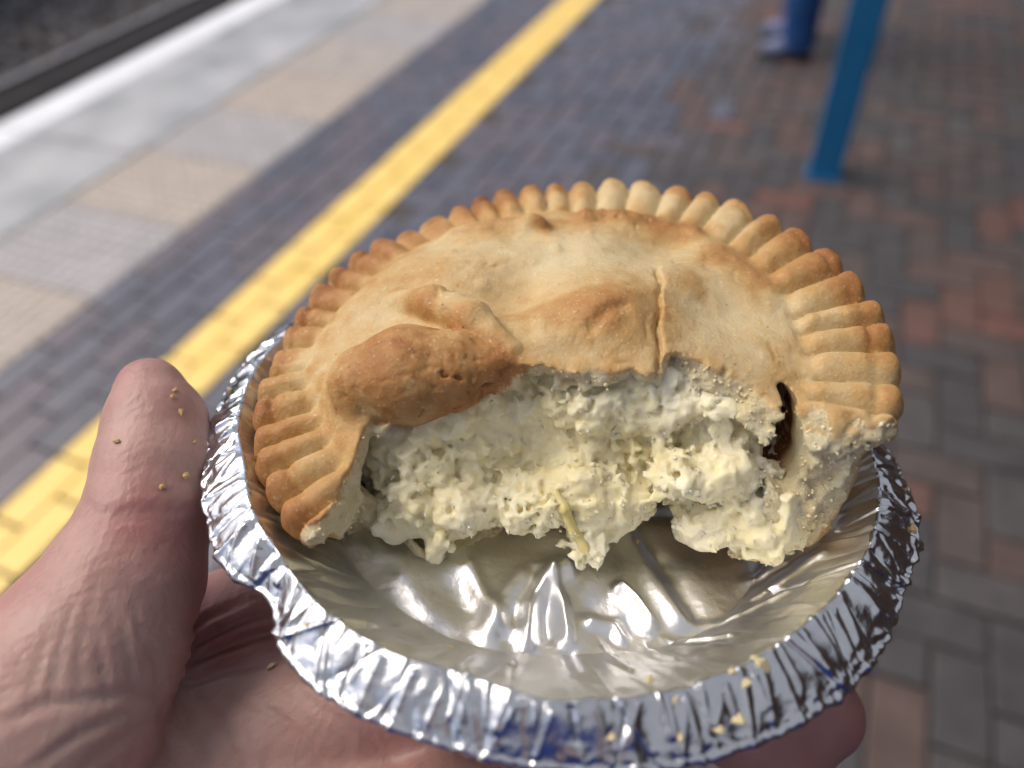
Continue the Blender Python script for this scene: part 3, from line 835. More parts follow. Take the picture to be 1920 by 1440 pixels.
# ---- onion: a pale slice beside the hole and a yellow strip hanging from the filling
def onion_mat(name, ca, cb, w):
    m, nd, lk, bs = nodes(name)
    n1 = tex(nd, lk, 300, 3)
    r = ramp(nd, [(.3, ca), (.7, cb)]); lk.new(n1, r.inputs[0]); lk.new(r.outputs[0], bs.inputs['Base Color'])
    bs.inputs['Roughness'].default_value = .25; bs.inputs['Subsurface Weight'].default_value = w
    bs.inputs['Subsurface Radius'].default_value = (1, .8, .3); bs.inputs['Subsurface Scale'].default_value = .002
    bumps(nd, lk, bs, [(n1, .2, .0006)])
    return m
def sdf_part(name, parts, mat, parent, h, k=1.0, nz=.2, nsc=2.5, seed=1):
    lo = np.min([np.array(p) - r_ - 2 for p, r_ in parts], 0); hi = np.max([np.array(p) + r_ + 2 for p, r_ in parts], 0)
    g = Grid(lo, hi, h); f = chain(g.P(), parts, k) + 0 * (g.X + g.Y + g.Z)
    mm, pb = g.band(f, 2); f[mm] += nz * noise(pb, nsc, seed)
    v, q = g.nets(f)
    return link(bpy.data.objects.new(name, mesh_arrays(name, relax(v, q, 2) * .001, q, mat)), parent)
sdf_part('onion_slice', [((30.5, -12, -3.6), 2.4), ((31.8, -13.2, -5), 2.7), ((32, -14, -7), 2.7), ((30.5, -15.5, -12), 2.0)], onion_mat('cooked_onion', (.55, .50, .34), (.66, .61, .44), .5), pie, .5)

# ================================================================== FOIL TRAY (millimetres in the tray frame)
NT = 2000
th = np.linspace(-np.pi, np.pi, NT, endpoint=False).astype(np.float32)
TD = np.degrees(th)
def wrapd(a): return (a + 180) % 360 - 180
def gdeg(c, w): return np.exp(-(wrapd(TD - c) / w) ** 2)
R_out = 65.0 - 3.6 * gdeg(-138, 6) + .8 * gdeg(-121, 8) + 1.6 * gdeg(161, 20) + 1.0 * gdeg(-16, 12) - .8 * gdeg(-33, 8)
R_cr = 59.0 - 1.2 * gdeg(-140, 8) - 2.6 * gdeg(-50, 30) - .8 * gdeg(-107, 7) + 1.0 * gdeg(-94, 6) + 1.6 * gdeg(170, 20) - 1.0 * gdeg(-160, 8)
R_fl = 43.5 + 1.2 * gdeg(-150, 20) - 2.0 * gdeg(-85, 18)
z_cr = 3.2 + .5 * gdeg(-50, 25) - 1.8 * gdeg(-138, 8)  + 1.2 * gdeg(-95, 10)
z_out = -1.2 - 1.2 * gdeg(-138, 10) + .6 * gdeg(-60, 20)
FLOOR = -14.0
# profile parameter: floor 0..1, wall 1..2, lip 2..3, bead 3..4
seg = [np.linspace(0, 1, 64, endpoint=False), np.linspace(1, 2, 50, endpoint=False), np.linspace(2, 3, 48, endpoint=False), np.linspace(3, 4, 18)]
S = np.concatenate(seg).astype(np.float32)
Rg = np.zeros((NT, len(S)), np.float32); Zg = np.zeros_like(Rg)
for j, s in enumerate(S):
    if s < 1:
        Rg[:, j] = R_fl * (s ** .8); Zg[:, j] = FLOOR
    elif s < 2:
        t = s - 1
        Rg[:, j] = R_fl + (R_cr - R_fl) * t; Zg[:, j] = FLOOR + (z_cr - FLOOR) * (t ** 1.12)
    elif s < 3:
        t = s - 2
        Rg[:, j] = R_cr + (R_out - R_cr) * t; Zg[:, j] = z_cr + (z_out - z_cr) * (t ** 1.35)
    else:
        a = (s - 3) * math.radians(250)
        Rg[:, j] = R_out + .75 * np.sin(a); Zg[:, j] = z_out - .75 + .75 * np.cos(a)
# round the corners of the profile a little
for _ in range(1):
    for A in (Rg, Zg):
        A[:, 1:-1] = .5 * A[:, 1:-1] + .25 * (A[:, :-2] + A[:, 2:])
rs = np.random.default_rng(11)
lipw = np.where(S < 1, 0, np.where(S < 2, .18 * (S - 1) ** 1.5, np.where(S < 3, .4 + .6 * np.sin(np.clip((S - 2), 0, 1) * np.pi * .55), 1.0))).astype(np.float32)
sl = np.clip(S - 1.75, -.3, 1.6).astype(np.float32)
D = np.zeros_like(Rg)                        # displacement along the local outward/up normal
def fold(c, amp, w, slant, s0=1.0, s1=4.1, sharp=1.0, edge=.15):
    x = wrapd(TD[:, None] - c - slant * sl[None, :]) / w
    prof = np.exp(-np.abs(x) ** sharp)
    en = sstep(s0, s0 + edge, S) * (1 - sstep(s1 - edge, s1, S))
    return amp * prof * en[None, :]
# irregular pleats pressed round the lip
a = -180.0
while a < 180:
    big = rs.random() < .22
    D += fold(a, rs.uniform(.24, .52) * rs.choice([1, -1]) * (1.5 if big else .8), rs.uniform(.3, .75) * (1.5 if big else 1), rs.normal(0, 2.2), rs.choice([1.55, 1.9, 2.02, 2.1]), rs.choice([2.8, 3.05, 4.2]), rs.uniform(.85, 1.25)) * 1.0
    a += rs.uniform(.55, 1.9)
for c in (178, -176, -170.5, -164, -152, -128, -107, -88, -60, -38, -24, -12):      # sharp overlapping tucks
    x = wrapd(TD[:, None] - c - rs.uniform(2, 5) * sl[None, :])
    D += (-.5 * np.exp(-np.abs(x) / .25) + .35 * np.exp(-np.abs(x - .5) / .8)) * sstep(1.5, 2.0, S)[None, :]
# long shallow pleats down the wall
for c in np.arange(-180, 180, 4.2) + rs.normal(0, 1.1, 86):
    D += fold(c, rs.normal(0, .34), rs.uniform(.4, 1.1), rs.normal(0, 3), 1.02, 2.2, 1.3, .5)
Xg = Rg * np.cos(th)[:, None]; Yg = Rg * np.sin(th)[:, None]
P3 = np.stack([Xg, Yg, Zg], -1)
lw = np.where(S > 1.9, 1, np.where(S > 1, .5, .28)).astype(np.float32)
D += (.10 * noise(P3, 4.5, 71) + .09 * noise(P3, 1.9, 72) + .025 * noise(P3, .9, 75)) * lw[None, :] + .10 * (np.abs(noise(P3, 3.2, 76)) - .3) * (S < 2)[None, :]
bead = sstep(2.72, 2.95, S)
D += bead[None, :] * (.14 + .3 * gdeg(-25, 40))[:, None] * (1.0 * noise(P3, 1.7, 73) + .7 * noise(P3, .9, 74))
# normal of the profile
dR = np.gradient(Rg, axis=1); dZ = np.gradient(Zg, axis=1); L = np.sqrt(dR ** 2 + dZ ** 2) + 1e-6
nR, nZ = -dZ / L, dR / L
keep = sstep(0, .15, S)[None, :]
Rg = Rg + D * nR * keep; Zg = Zg + D * nZ
Xg = Rg * np.cos(th)[:, None]; Yg = Rg * np.sin(th)[:, None]
# buckled floor: soft swellings and sharp folds where the tray was bent
def tpt(px, py, z=-15): q = on(TRAY, px, py, z); return (q[0], q[1])
def tline(*p): return [tpt(*q) for q in p]
fmask = (1 - sstep(.88, 1.06, S))[None, :]
def bulge(pts, amp, sig, skew=0):
    return amp * line_g(Xg, Yg, pts, sig)
dz = .8 * noise(np.stack([Xg, Yg, 0 * Xg], -1), 16, 81) + .35 * noise(np.stack([Xg, Yg, 0 * Xg], -1), 6, 82)
dz += bulge(tline((1045, 1075), (985, 1100), (940, 1150), (915, 1205)), 1.9, 2.6)
dz += bulge(tline((1060, 1085), (1020, 1110), (995, 1155), (985, 1215)), 2.4, 1.5)
dz -= bulge(tline((1000, 1090), (960, 1140), (945, 1200)), 1.2, 1.6)
dz += bulge(tline((1030, 1100), (1052, 1150), (1062, 1210)), 2.0, 1.1)
dz -= bulge(tline((1015, 1140), (1025, 1200)), 1.6, 1.7)
dz += bulge(tline((1160, 1118), (1185, 1140), (1214, 1178)), 3.2, 1.2)
dz -= bulge(tline((1110, 1150), (1160, 1200)), 1.4, 3.0)
dz += bulge(tline((1110, 1172), (1150, 1180), (1165, 1200)), 1.6, 1.3)
dz += bulge(tline((1165, 995), (1190, 1040), (1225, 1100), (1275, 1170)), 1.2, 2.0)
dz += bulge(tline((1165, 990), (1300, 1000), (1380, 1050)), 1.3, 4.0)
dz -= bulge(tline((1240, 1060), (1300, 1160)), .9, 2.0)
dz += bulge(tline((880, 1075), (905, 1130), (950, 1190)), 1.1, 1.6)
dz += bulge(tline((660, 1025), (760, 1060), (860, 1050)), 1.5, 5.0)
dz += bulge(tline((760, 1095), (800, 1160)), .7, 2.5)
dz -= .5 * bulge(tline((800, 1030), (870, 1150)), 1, 2.5)
Zg = Zg + dz * fmask
# folds running from the floor up the front and right wall
wm = (sstep(.9, 1.1, S) * (1 - sstep(1.8, 2.05, S)))[None, :]
wz = .5 * noise(np.stack([Xg, Yg, 0 * Xg], -1), 5, 83)
for p in (tline((1205, 1215), (1245, 1290)), tline((1065, 1222), (1075, 1300)), tline((985, 1222), (960, 1270)), tline((1300, 1180), (1440, 1165)), tline((1240, 1200), (1340, 1240)), tline((1380, 1100), (1520, 1075)), tline((1440, 1040), (1570, 1020)), tline((1400, 1140), (1500, 1110)), tline((1130, 1220), (1165, 1300))):
    wz = wz + rs.choice([1.0, -.8, 1.3]) * line_g(Xg, Yg, p, .9)
Zg = Zg + wz * wm
GV = np.stack([Xg, Yg, Zg], -1)
def grid_faces(j0, j1):
    i = np.arange(NT)[:, None]; j = np.arange(j0, j1)[None, :]; n = len(S)
    a, b = i * n + j, ((i + 1) % NT) * n + j
    return np.stack([a, b, b + 1, a + 1], -1).reshape(-1, 4)
def foil_mat(name, rough, tint, grease):
    m, nd, lk, bs = nodes(name)
    n1, n2, n3 = tex(nd, lk, 90, 4), tex(nd, lk, 900, 3), tex(nd, lk, 260, 4)
    bs.inputs['Metallic'].default_value = 1.0
    r = ramp(nd, [(.35, tint), (.7, tuple(min(1, x * 1.08) for x in tint))]); lk.new(n1, r.inputs[0])
    g = ramp(nd, [(.52, (0, 0, 0)), (.7, (1, 1, 1))]); lk.new(n1, g.inputs[0])
    gm = N(nd, 'ShaderNodeMath', operation='MULTIPLY'); lk.new(g.outputs[0], gm.inputs[0]); gm.inputs[1].default_value = grease
    lk.new(mixc(nd, lk, gm.outputs[0], r.outputs[0], (.62, .56, .42)), bs.inputs['Base Color'])
    mr = N(nd, 'ShaderNodeMapRange'); mr.inputs['To Min'].default_value = rough; mr.inputs['To Max'].default_value = rough + .16
    lk.new(n3, mr.inputs['Value']); lk.new(mr.outputs[0], bs.inputs['Roughness'])
    bumps(nd, lk, bs, [(n2, .12, .0003), (n3, .3, .0009)])
    return m
m_foil = foil_mat('aluminium_foil', .15, (.62, .635, .655), .08)
m_floor = foil_mat('greasy_foil', .3, (.78, .785, .79), .1)
J = int(np.searchsorted(S, 2.0)) - 1
tray_m = frame_matrix(TRAY)
def tray_piece(name, j0, j1, mat, parent=None, matrix=None):
    n = len(S)
    fs = grid_faces(j0, j1 - 1)
    used = np.unique(fs); mp = np.zeros(NT * n, np.int32); mp[used] = np.arange(len(used))
    o = bpy.data.objects.new(name, mesh_arrays(name, GV.reshape(-1, 3)[used] * .001, mp[fs], mat))
    link(o, parent)
    if matrix is not None: o.matrix_world = matrix
    return o
J1 = int(np.searchsorted(S, 1.0))
tray = empty('foil_tray', tray_m); tag(tray, 'crumpled round aluminium foil pie tray held in the hand', 'tray')
tray_piece('tray_floor', 0, J1 + 1, m_floor, tray)
tray_piece('tray_wall', J1, J + 1, m_floor, tray)
tray_piece('rim', J, len(S), m_foil, tray)

# ================================================================== THE HAND THAT HOLDS THE TRAY
def tp(px, py, dep): return tuple(at(TRAY, px, py, dep))
THUMB = [(tp(282, 733, .1380), 6.2), (tp(292, 790, .1368), 8.9), (tp(291, 880, .1335), 10.2), (tp(278, 965, .130), 10.6), (tp(236, 1085, .126), 12.8), (tp(166, 1215, .122), 15.6), (tp(62, 1370, .117), 19.5), (tp(-60, 1500, .114), 21)]
G3 = Grid((-135, -112, -72), (62, 30, 16), .8)
P = G3.P()
hand = chain(P, THUMB, 1.5)
IDX = [((-112, -40, -47), 15), ((-86, -30, -45), 14), ((-60, -19, -45), 13.0), ((-46, -15, -40.5), 11.6), ((-28, -9, -30), 10.2), ((-10, -4, -27.5), 9.6), ((12, 0, -26), 8.6), ((32, 2, -25.6), 7.6)]
MID = [((-110, -56, -50), 15), ((-80, -48, -49), 14.5), ((-48, -40, -45), 13.2), ((-24, -36, -33), 10.4), ((0, -36, -27.5), 9.6), ((24, -39, -27.5), 8.8)]
MID += [(tuple(at(TRAY, 1450, 1385, .1295)), 8.6), (tuple(at(TRAY, 1535, 1338, .130)), 7.7)]
RNG = [((-108, -74, -52), 15), ((-78, -68, -52), 14.5), ((-44, -62, -49), 13), ((-18, -58, -40), 10.2), ((6, -60, -36), 9.4), ((30, -64, -38), 8.4), ((44, -66, -39), 7.4)]
PNK = [((-106, -92, -53), 15), ((-76, -88, -54), 14), ((-44, -84, -52), 12), ((-20, -82, -47), 8.8), ((-2, -83, -45), 8.0), ((14, -85, -46), 7.0)]
palm = None
for ch in (IDX, MID, RNG, PNK):
    c = chain(P, ch, 3)
    palm = c if palm is None else smin(palm, c, 5.5)
palm = smin(palm, ell(P, (-78, -66, -44), (34, 26, 12)), 8)
hand = smin(hand, palm, 3)
hand = smin(hand, ell(P, (-104, -66, -40), (30, 26, 17)), 10)
wrist = chain(P, [((-105, -66, -46), 22), ((-140, -82, -50), 23), ((-175, -110, -62), 25)])
hand = smin(hand, wrist, 10)
V, Q = G3.nets(hand.astype(np.float32))
V = relax(V, Q, 3, .5)
Nn = normals(V, Q)
# the tray presses into the skin it rests on
px = to_px(TRAY, V)
disp = .10 * noise(V, 5, 91) + .06 * noise(V, 2.2, 92)
CRE = [  # creases of the skin: photo polyline, depth mm, half width px
    ([(150, 935), (185, 965), (250, 958), (330, 962), (392, 950)], .26, 10), ([(160, 985), (240, 975), (330, 985), (385, 978)], .2, 8),
    ([(330, 1232), (400, 1190), (470, 1160), (520, 1150)], .9, 9), ([(325, 1262), (400, 1222), (470, 1195), (540, 1180)], 1.1, 10), ([(330, 1205), (390, 1160), (460, 1128)], .6, 8),
    ([(325, 1280), (360, 1278), (420, 1255), (520, 1240)], .7, 10),
    ([(300, 1300), (290, 1250), (270, 1180)], .5, 9), ([(250, 1300), (240, 1230), (225, 1150)], .5, 9), ([(200, 1310), (190, 1240), (180, 1170)], .45, 9), ([(150, 1300), (150, 1220), (160, 1140)], .4, 8), ([(95, 1310), (110, 1220), (135, 1130)], .4, 8), ([(275, 1290), (262, 1210), (250, 1120)], .35, 7), ([(225, 1305), (212, 1200), (205, 1110)], .3, 7), ([(175, 1300), (168, 1200), (178, 1080)], .3, 6), ([(55, 1300), (80, 1220), (110, 1140)], .35, 8),
    ([(0, 1360), (80, 1320), (160, 1312), (240, 1300), (320, 1300)], .5, 12), ([(150, 1440), (220, 1390), (330, 1330)], .5, 10), ([(330, 1300), (350, 1360), (400, 1440)], .55, 8), ([(300, 1320), (310, 1380), (330, 1440)], .4, 8), ([(360, 1300), (420, 1350), (470, 1440)], .5, 8), ([(60, 1440), (140, 1380), (250, 1330)], .4, 9),
    ([(420, 1300), (520, 1340), (620, 1440)], .4, 8), ([(520, 1280), (640, 1350), (760, 1440)], .35, 8), ([(240, 1440), (250, 1400), (330, 1350)], .35, 7)]
for pl_, dep, wd in CRE:
    d, al = seg_dist2(px.astype(np.float32), pl_)
    fade = np.sin(np.clip(al, .02, .98) * np.pi) ** .4
    disp -= (.62 if pl_[0][1] > 1285 and pl_[0][0] < 310 and pl_[-1][1] < 1260 else .9) * dep * fade * (np.exp(-(d / wd) ** 2) - .35 * np.exp(-((d - 2.0 * wd) / wd) ** 2))
V = V + Nn * disp[:, None].astype(np.float32)
# redder where the blood shows through: web, folds and finger tips
red = .35 + .3 * noise(V, 14, 95) + .12 * noise(V, 5, 96)
red += .5 * np.exp(-(np.linalg.norm(V - np.array(tp(430, 1190, .142)), axis=1) / 22) ** 2) + .5 * np.exp(-(np.linalg.norm(V - np.array(MID[-1][0]), axis=1) / 22) ** 2)
red += .14 * np.exp(-(np.linalg.norm(V - np.array(THUMB[3][0]), axis=1) / 18) ** 2) - .3 * np.exp(-(np.linalg.norm(V - np.array(tp(330, 1350, .12)), axis=1) / 22) ** 2)
red = np.clip(red, 0, 1)
def skin_mat():
    m, nd, lk, bs = nodes('skin')
    ar = N(nd, 'ShaderNodeAttribute', attribute_name='red')
    c = nd.new('ShaderNodeTexCoord')
    nb, nf = tex(nd, lk, 130, 4), tex(nd, lk, 700, 3)
    r = ramp(nd, [(0, (.47, .315, .27)), (.45, (.40, .225, .195)), (1, (.32, .12, .11))]); lk.new(ar.outputs['Fac'], r.inputs[0])
    col = mixc(nd, lk, .22, r.outputs[0], nb, 'OVERLAY')
    lk.new(col, bs.inputs['Base Color'])
    bs.inputs['Roughness'].default_value = .46
    bs.inputs['Specular IOR Level'].default_value = .45
    bs.inputs['Subsurface Weight'].default_value = .5
    bs.inputs['Subsurface Radius'].default_value = (1.0, .32, .18)
    bs.inputs['Subsurface Scale'].default_value = .0022
    # fine papillary ridges and crossing wrinkles
    def wave(rot, sc, dist):
        mp = N(nd, 'ShaderNodeMapping'); mp.inputs['Rotation'].default_value = rot; lk.new(c.outputs['Object'], mp.inputs['Vector'])
        w = N(nd, 'ShaderNodeTexWave', Scale=sc, Distortion=dist, Detail=2.0); w.inputs['Detail Scale'].default_value = 1.2
        lk.new(mp.outputs[0], w.inputs['Vector']); return w.outputs['Fac']
    mp = N(nd, 'ShaderNodeMapping'); mp.inputs['Scale'].default_value = (900, 260, 260); mp.inputs['Rotation'].default_value = (0, 0, .5); lk.new(c.outputs['Object'], mp.inputs['Vector'])
    ns = N(nd, 'ShaderNodeTexNoise', Scale=1.0, Detail=3.0); lk.new(mp.outputs[0], ns.inputs['Vector'])
    vo = N(nd, 'ShaderNodeTexVoronoi', Scale=420, feature='DISTANCE_TO_EDGE'); lk.new(c.outputs['Object'], vo.inputs['Vector'])
    vr = ramp(nd, [(0, (0, 0, 0)), (.12, (1, 1, 1))]); lk.new(vo.outputs['Distance'], vr.inputs[0])
    bumps(nd, lk, bs, [(wave((.3, .5, 1.1), 260, 3), .10, .0003), (ns.outputs['Fac'], .2, .0006), (vr.outputs[0], .09, .0002), (nf, .4, .0004)])
    return m
m_skin = skin_mat()
me = mesh_arrays('person', V * .001, Q, m_skin, True, {'red': red})
person = link(bpy.data.objects.new('person', me)); person.matrix_world = frame_matrix(TRAY)
tag(person, 'bare left hand of the photographer holding the foil tray, thumb up at its side', 'person')
# thumb nail on the far side of the thumb
t0, t1 = np.array(THUMB[0][0]), np.array(THUMB[1][0])
ax_ = (t0 - t1) / np.linalg.norm(t0 - t1)
side = np.array([-.86, .42, .12]); side -= ax_ * (side @ ax_); side /= np.linalg.norm(side); tan = np.cross(ax_, side)
vs, fs = [], []
nu, nv = 9, 9
for i in range(nu):
    for j in range(nv):
        a = (i / (nu - 1) - .5) * 1.5; l = (j / (nv - 1) - .5) * 9 
        c_ = t1 * .6 + t0 * .4 + ax_ * (l - 1.0)
        rr = float(np.interp((c_ - t1) @ ax_, [0, np.linalg.norm(t0 - t1)], [8.9, 6.2])) + .12
        vs.append((c_ + side * rr * math.cos(a) + tan * rr * math.sin(a)))
for i in range(nu - 1):
    for j in range(nv - 1): fs.append((i * nv + j, (i + 1) * nv + j, (i + 1) * nv + j + 1, i * nv + j + 1))
m_nail = surface_mat('nail', (.55, .36, .30), (.62, .44, .37), 200, .3, .05, .0002, 900)
nl = link(bpy.data.objects.new('thumb_nail', mesh_arrays('thumb_nail', np.array(vs) * .001, np.array(fs), m_nail)), person)
so = nl.modifiers.new('thick', 'SOLIDIFY'); so.thickness = .0006
# navy jacket of the photographer: sleeve, torso (behind the lens)
def cloth_mat(name, ca, cb, sc=900):
    m, nd, lk, bs = nodes(name)
    n1, n2 = tex(nd, lk, 12, 4), tex(nd, lk, sc, 2)
    r = ramp(nd, [(.3, ca), (.7, cb)]); lk.new(n1, r.inputs[0])
    lk.new(mixc(nd, lk, .3, r.outputs[0], n2, 'OVERLAY'), bs.inputs['Base Color'])
    bs.inputs['Roughness'].default_value = .85; bs.inputs['Specular IOR Level'].default_value = .2
    bumps(nd, lk, bs, [(n2, .3, .001), (n1, .3, .01)])
    return m
m_navy = cloth_mat('blue_jacket_cloth', (.022, .042, .19), (.036, .064, .26))
m_jean = cloth_mat('denim', (.012, .05, .16), (.02, .08, .24))
m_dark = cloth_mat('dark_coat_cloth', (.02, .02, .022), (.04, .04, .042))
m_hair = cloth_mat('hair', (.02, .013, .01), (.05, .03, .02))
m_face = surface_mat('face_skin', (.50, .30, .24), (.56, .36, .29), 20, .5, .1, .001, 200)
def soft(name, fn, lo, hi, h, mat, parent=None, matrix=None, it=3):
    g = Grid(lo, hi, h); f = (fn(g.P()) + 0 * (g.X + g.Y + g.Z)).astype(np.float32)
    v, q = g.nets(f)
    o = link(bpy.data.objects.new(name, mesh_arrays(name, relax(v, q, it), q, mat)), parent)
    if matrix is not None: o.matrix_world = matrix
    return o
# ---- the photographer's clothes behind the lens; person's own frame is the tray frame, so place in world and parent with inverse
WI = frame_matrix(TRAY).inverted()
def w2t(p): return np.array(WI @ Vector(p))
def jacket(P):
    sh, ch, wa, hip = w2t((0, -.28, 1.42)), w2t((0, -.28, 1.25)), w2t((0, -.28, 1.02)), w2t((0, -.28, .82))
    d = None
    for sx in (-.11, .11):
        c = chain(P, [(w2t((sx, -.30, 1.40)), .075), (w2t((sx, -.29, 1.22)), .11), (w2t((sx * .9, -.29, 1.0)), .11), (w2t((sx, -.29, .80)), .12)], .03)
        d = c if d is None else smin(d, c, .10)
    d = smin(d, chain(P, [(w2t((-.16, -.30, 1.38)), .075), (w2t((-.32, -.26, 1.16)), .06), (w2t((-.30, -.12, 1.14)), .05), (w2t((-.265, -.085, 1.155)), .044)], .02), .04)
    d = smin(d, chain(P, [(w2t((.16, -.30, 1.38)), .075), (w2t((.30, -.27, 1.15)), .06), (w2t((.20, -.14, 1.33)), .045)], .02), .04)
    return d
cs_ = np.array([w2t(p) for p in ((-.5, -.6, .6), (.5, -.6, .6), (-.5, 0, .6), (.5, 0, .6), (-.5, -.6, 1.55), (.5, -.6, 1.55), (-.5, 0, 1.55), (.5, 0, 1.55))])
soft('jacket', jacket, cs_.min(0), cs_.max(0), .012, m_navy, person)
def forearm(P): return chain(P, [(np.array((-.14, -.082, -.05)), .0235), (w2t((-.19, -.06, 1.205)), .027), (w2t((-.285, -.11, 1.145)), .035)], .01)
lo_ = np.array((-.36, -.30, -.30)); hi_ = np.array((-.12, -.03, .0))
soft('forearm', forearm, lo_, hi_, .003, m_skin, person)
def legs(P):
    d = None
    for sx in (-.10, .10):
        c = chain(P, [(w2t((sx, -.37, .88)), .10), (w2t((sx * 1.1, -.36, .48)), .075), (w2t((sx * 1.2, -.38, .07)), .06)], .02)
        d = c if d is None else smin(d, c, .03)
    return d
cs_ = np.array([w2t(p) for p in ((-.4, -.6, -.02), (.4, -.6, -.02), (-.4, -.1, -.02), (.4, -.1, -.02), (-.4, -.6, 1.), (.4, -.6, 1.), (-.4, -.1, 1.), (.4, -.1, 1.))])
soft('trousers', legs, cs_.min(0), cs_.max(0), .014, m_dark, person)
for sx in (-.12, .12):
    sfn = lambda P, sx=sx: smin(chain(P, [(w2t((sx, -.40, .05)), .05), (w2t((sx * 1.1, -.26, .042)), .042), (w2t((sx * 1.2, -.19, .036)), .036)], .02), cone(P, w2t((sx, -.40, .05)), w2t((sx, -.39, .1)), .05, .05), .02)
    cs_ = np.array([w2t((sx + a, b_, c)) for a in (-.12, .12) for b_ in (-.5, -.1) for c in (-.03, .2)])
    soft('shoe', sfn, cs_.min(0), cs_.max(0), .008, m_dark, person)
cs_ = np.array([w2t((a, b_, c)) for a in (-.16, .16) for b_ in (-.52, -.2) for c in (1.4, 1.85)])
soft('head', lambda P: smin(smin(ell(P, w2t((0, -.37, 1.66)), (.078, .095, .11)), cone(P, w2t((0, -.38, 1.44)), w2t((0, -.38, 1.58)), .058, .052), .03), cone(P, w2t((0, -.27, 1.63)), w2t((0, -.28, 1.66)), .016, .010), .015), cs_.min(0), cs_.max(0), .008, m_face, person)

# ---- a person waiting further along the platform: only a jeans leg and shoe reach the frame
WP = PLAT @ Matrix.Translation((-.27, 3.95, 0)) @ Matrix.Rotation(math.radians(8), 4, 'Z')   # local -x: the way the feet point
def wbody(P):
    d = smin(ell(P, (0, 0, 1.66), (.095, .08, .115)), cone(P, (0, 0, 1.48), (-.01, 0, 1.58), .055, .05), .03)
    d = smin(d, cone(P, (-.11, 0, 1.64), (-.095, 0, 1.67), .014, .01), .015)
    for sy in (-.11, .11): d = smin(d, chain(P, [((0, sy, 1.38), .07), ((0, sy * .9, 1.0), .10)], .02), .08)
    for sy in (-.09, .09): d = smin(d, chain(P, [((0, sy, .92), .085), ((-.01, sy * 1.1, .5), .058), ((0.01, sy * 1.2, .08), .04)], .02), .03)
    for sy in (-1, 1):
        d = smin(d, chain(P, [((0, sy * .19, 1.40), .05), ((.02, sy * .25, 1.10), .042), ((-.06, sy * .24, .86), .032), ((-.08, sy * .24, .76), .03)], .01), .02)
    return d
waiter = soft('person', wbody, (-.25, -.4, -.01), (.25, .4, 1.8), .014, m_face, None, WP)
tag(waiter, 'person in blue jeans and pale trainers standing behind the blue column', 'person')
def jeans(P):
    d = None
    for sy in (-.10, .10):
        c = chain(P, [((0, sy * .9, .98), .12), ((0, sy, .86), .105), ((-.012, sy * 1.15, .48), .082), ((.012, sy * 1.25, .07), .076)], .02)
        d = c if d is None else smin(d, c, .03)
    return np.maximum(d, .045 - P[2])
soft('jeans', jeans, (-.2, -.3, .0), (.2, .3, 1.14), .01, m_jean, waiter)
def coat(P):
    d = None
    for sy in (-.11, .11):
        c = chain(P, [((0, sy, 1.42), .085), ((0, sy, 1.2), .12), ((0, sy, .9), .125)], .02); d = c if d is None else smin(d, c, .08)
    for sy in (-1, 1): d = smin(d, chain(P, [((0, sy * .19, 1.41), .07), ((.02, sy * .26, 1.10), .06), ((-.06, sy * .25, .88), .048)], .01), .02)
    return d
soft('coat', coat, (-.25, -.42, .7), (.25, .42, 1.56), .012, m_dark, waiter)
soft('hair', lambda P: np.maximum(ell(P, (.012, 0, 1.685), (.105, .092, .112)), -(P[0] + .05) * .8 - (P[2] - 1.70) * .5), (-.15, -.15, 1.5), (.16, .15, 1.83), .008, m_hair, waiter)
m_shoe = cloth_mat('pale_trainer', (.11, .13, .22), (.19, .21, .32), 300); m_sole = cloth_mat('dark_sole', (.015, .015, .018), (.03, .03, .03), 100)
for sy in (-.125, .125):
    sh = soft('shoe', lambda P, sy=sy: np.maximum(smin(chain(P, [((.035, sy, .05), .045), ((-.06, sy, .045), .046), ((-.12, sy, .036), .036)], .02), cone(P, (.02, sy, .05), (.015, sy, .10), .045, .045), .02), .022 - P[2]), (-.24, sy - .1, -.01), (.14, sy + .1, .2), .006, m_shoe, waiter)
    soft('sole', lambda P, sy=sy: np.maximum(np.maximum(chain((P[0], P[1], 0 * P[2]), [((.035, sy, 0), .05), ((-.06, sy, 0), .052), ((-.12, sy, 0), .042)], .02), .0 - P[2]), P[2] - .0215), (-.24, sy - .1, -.012), (.14, sy + .1, .05), .004, m_sole, sh, None, 1)

# ---- pastry crumbs
rc = np.random.default_rng(9)
m_crumb = [surface_mat('crumb_' + n, a, b_, 300, .7, .3, .0004, 1500) for n, a, b_ in (('gold', (.50, .31, .11), (.60, .42, .20)), ('pale', (.60, .50, .26), (.68, .60, .38)))]
def crumb_mesh(k):
    v = ico_v * (1 + .35 * rc.normal(size=(12, 1))).clip(.5, 1.6) * np.array([1, .8, .6])
    return [mesh_arrays('pastry_crumb', v, ico_f, m_, False) for m_ in m_crumb]
c_me = [crumb_mesh(k) for k in range(5)]
from mathutils.bvhtree import BVHTree
def tree_of(obs):
    vs, fs = [], []
    for o in obs:
        mat = o.parent.matrix_world @ o.matrix_local if o.parent else o.matrix_world
        b0 = len(vs); me = o.data; n = len(me.vertices)
        co = np.empty(n * 3, np.float32); me.vertices.foreach_get('co', co); co = co.reshape(-1, 3)
        R = np.array(mat); co = co @ R[:3, :3].T + R[:3, 3]
        vs += co.tolist()
        li = np.empty(len(me.loops), np.int32); me.loops.foreach_get('vertex_index', li)
        fs += (li.reshape(-1, 4) + b0).tolist()
    return BVHTree.FromPolygons(vs, fs)
bpy.context.view_layer.update()
bv_hand = tree_of([person]); bv_rim = tree_of([o for o in tray.children])
bv_fill = tree_of([filling])
pts_ = []
PI_inv = frame_matrix(PIE).inverted()
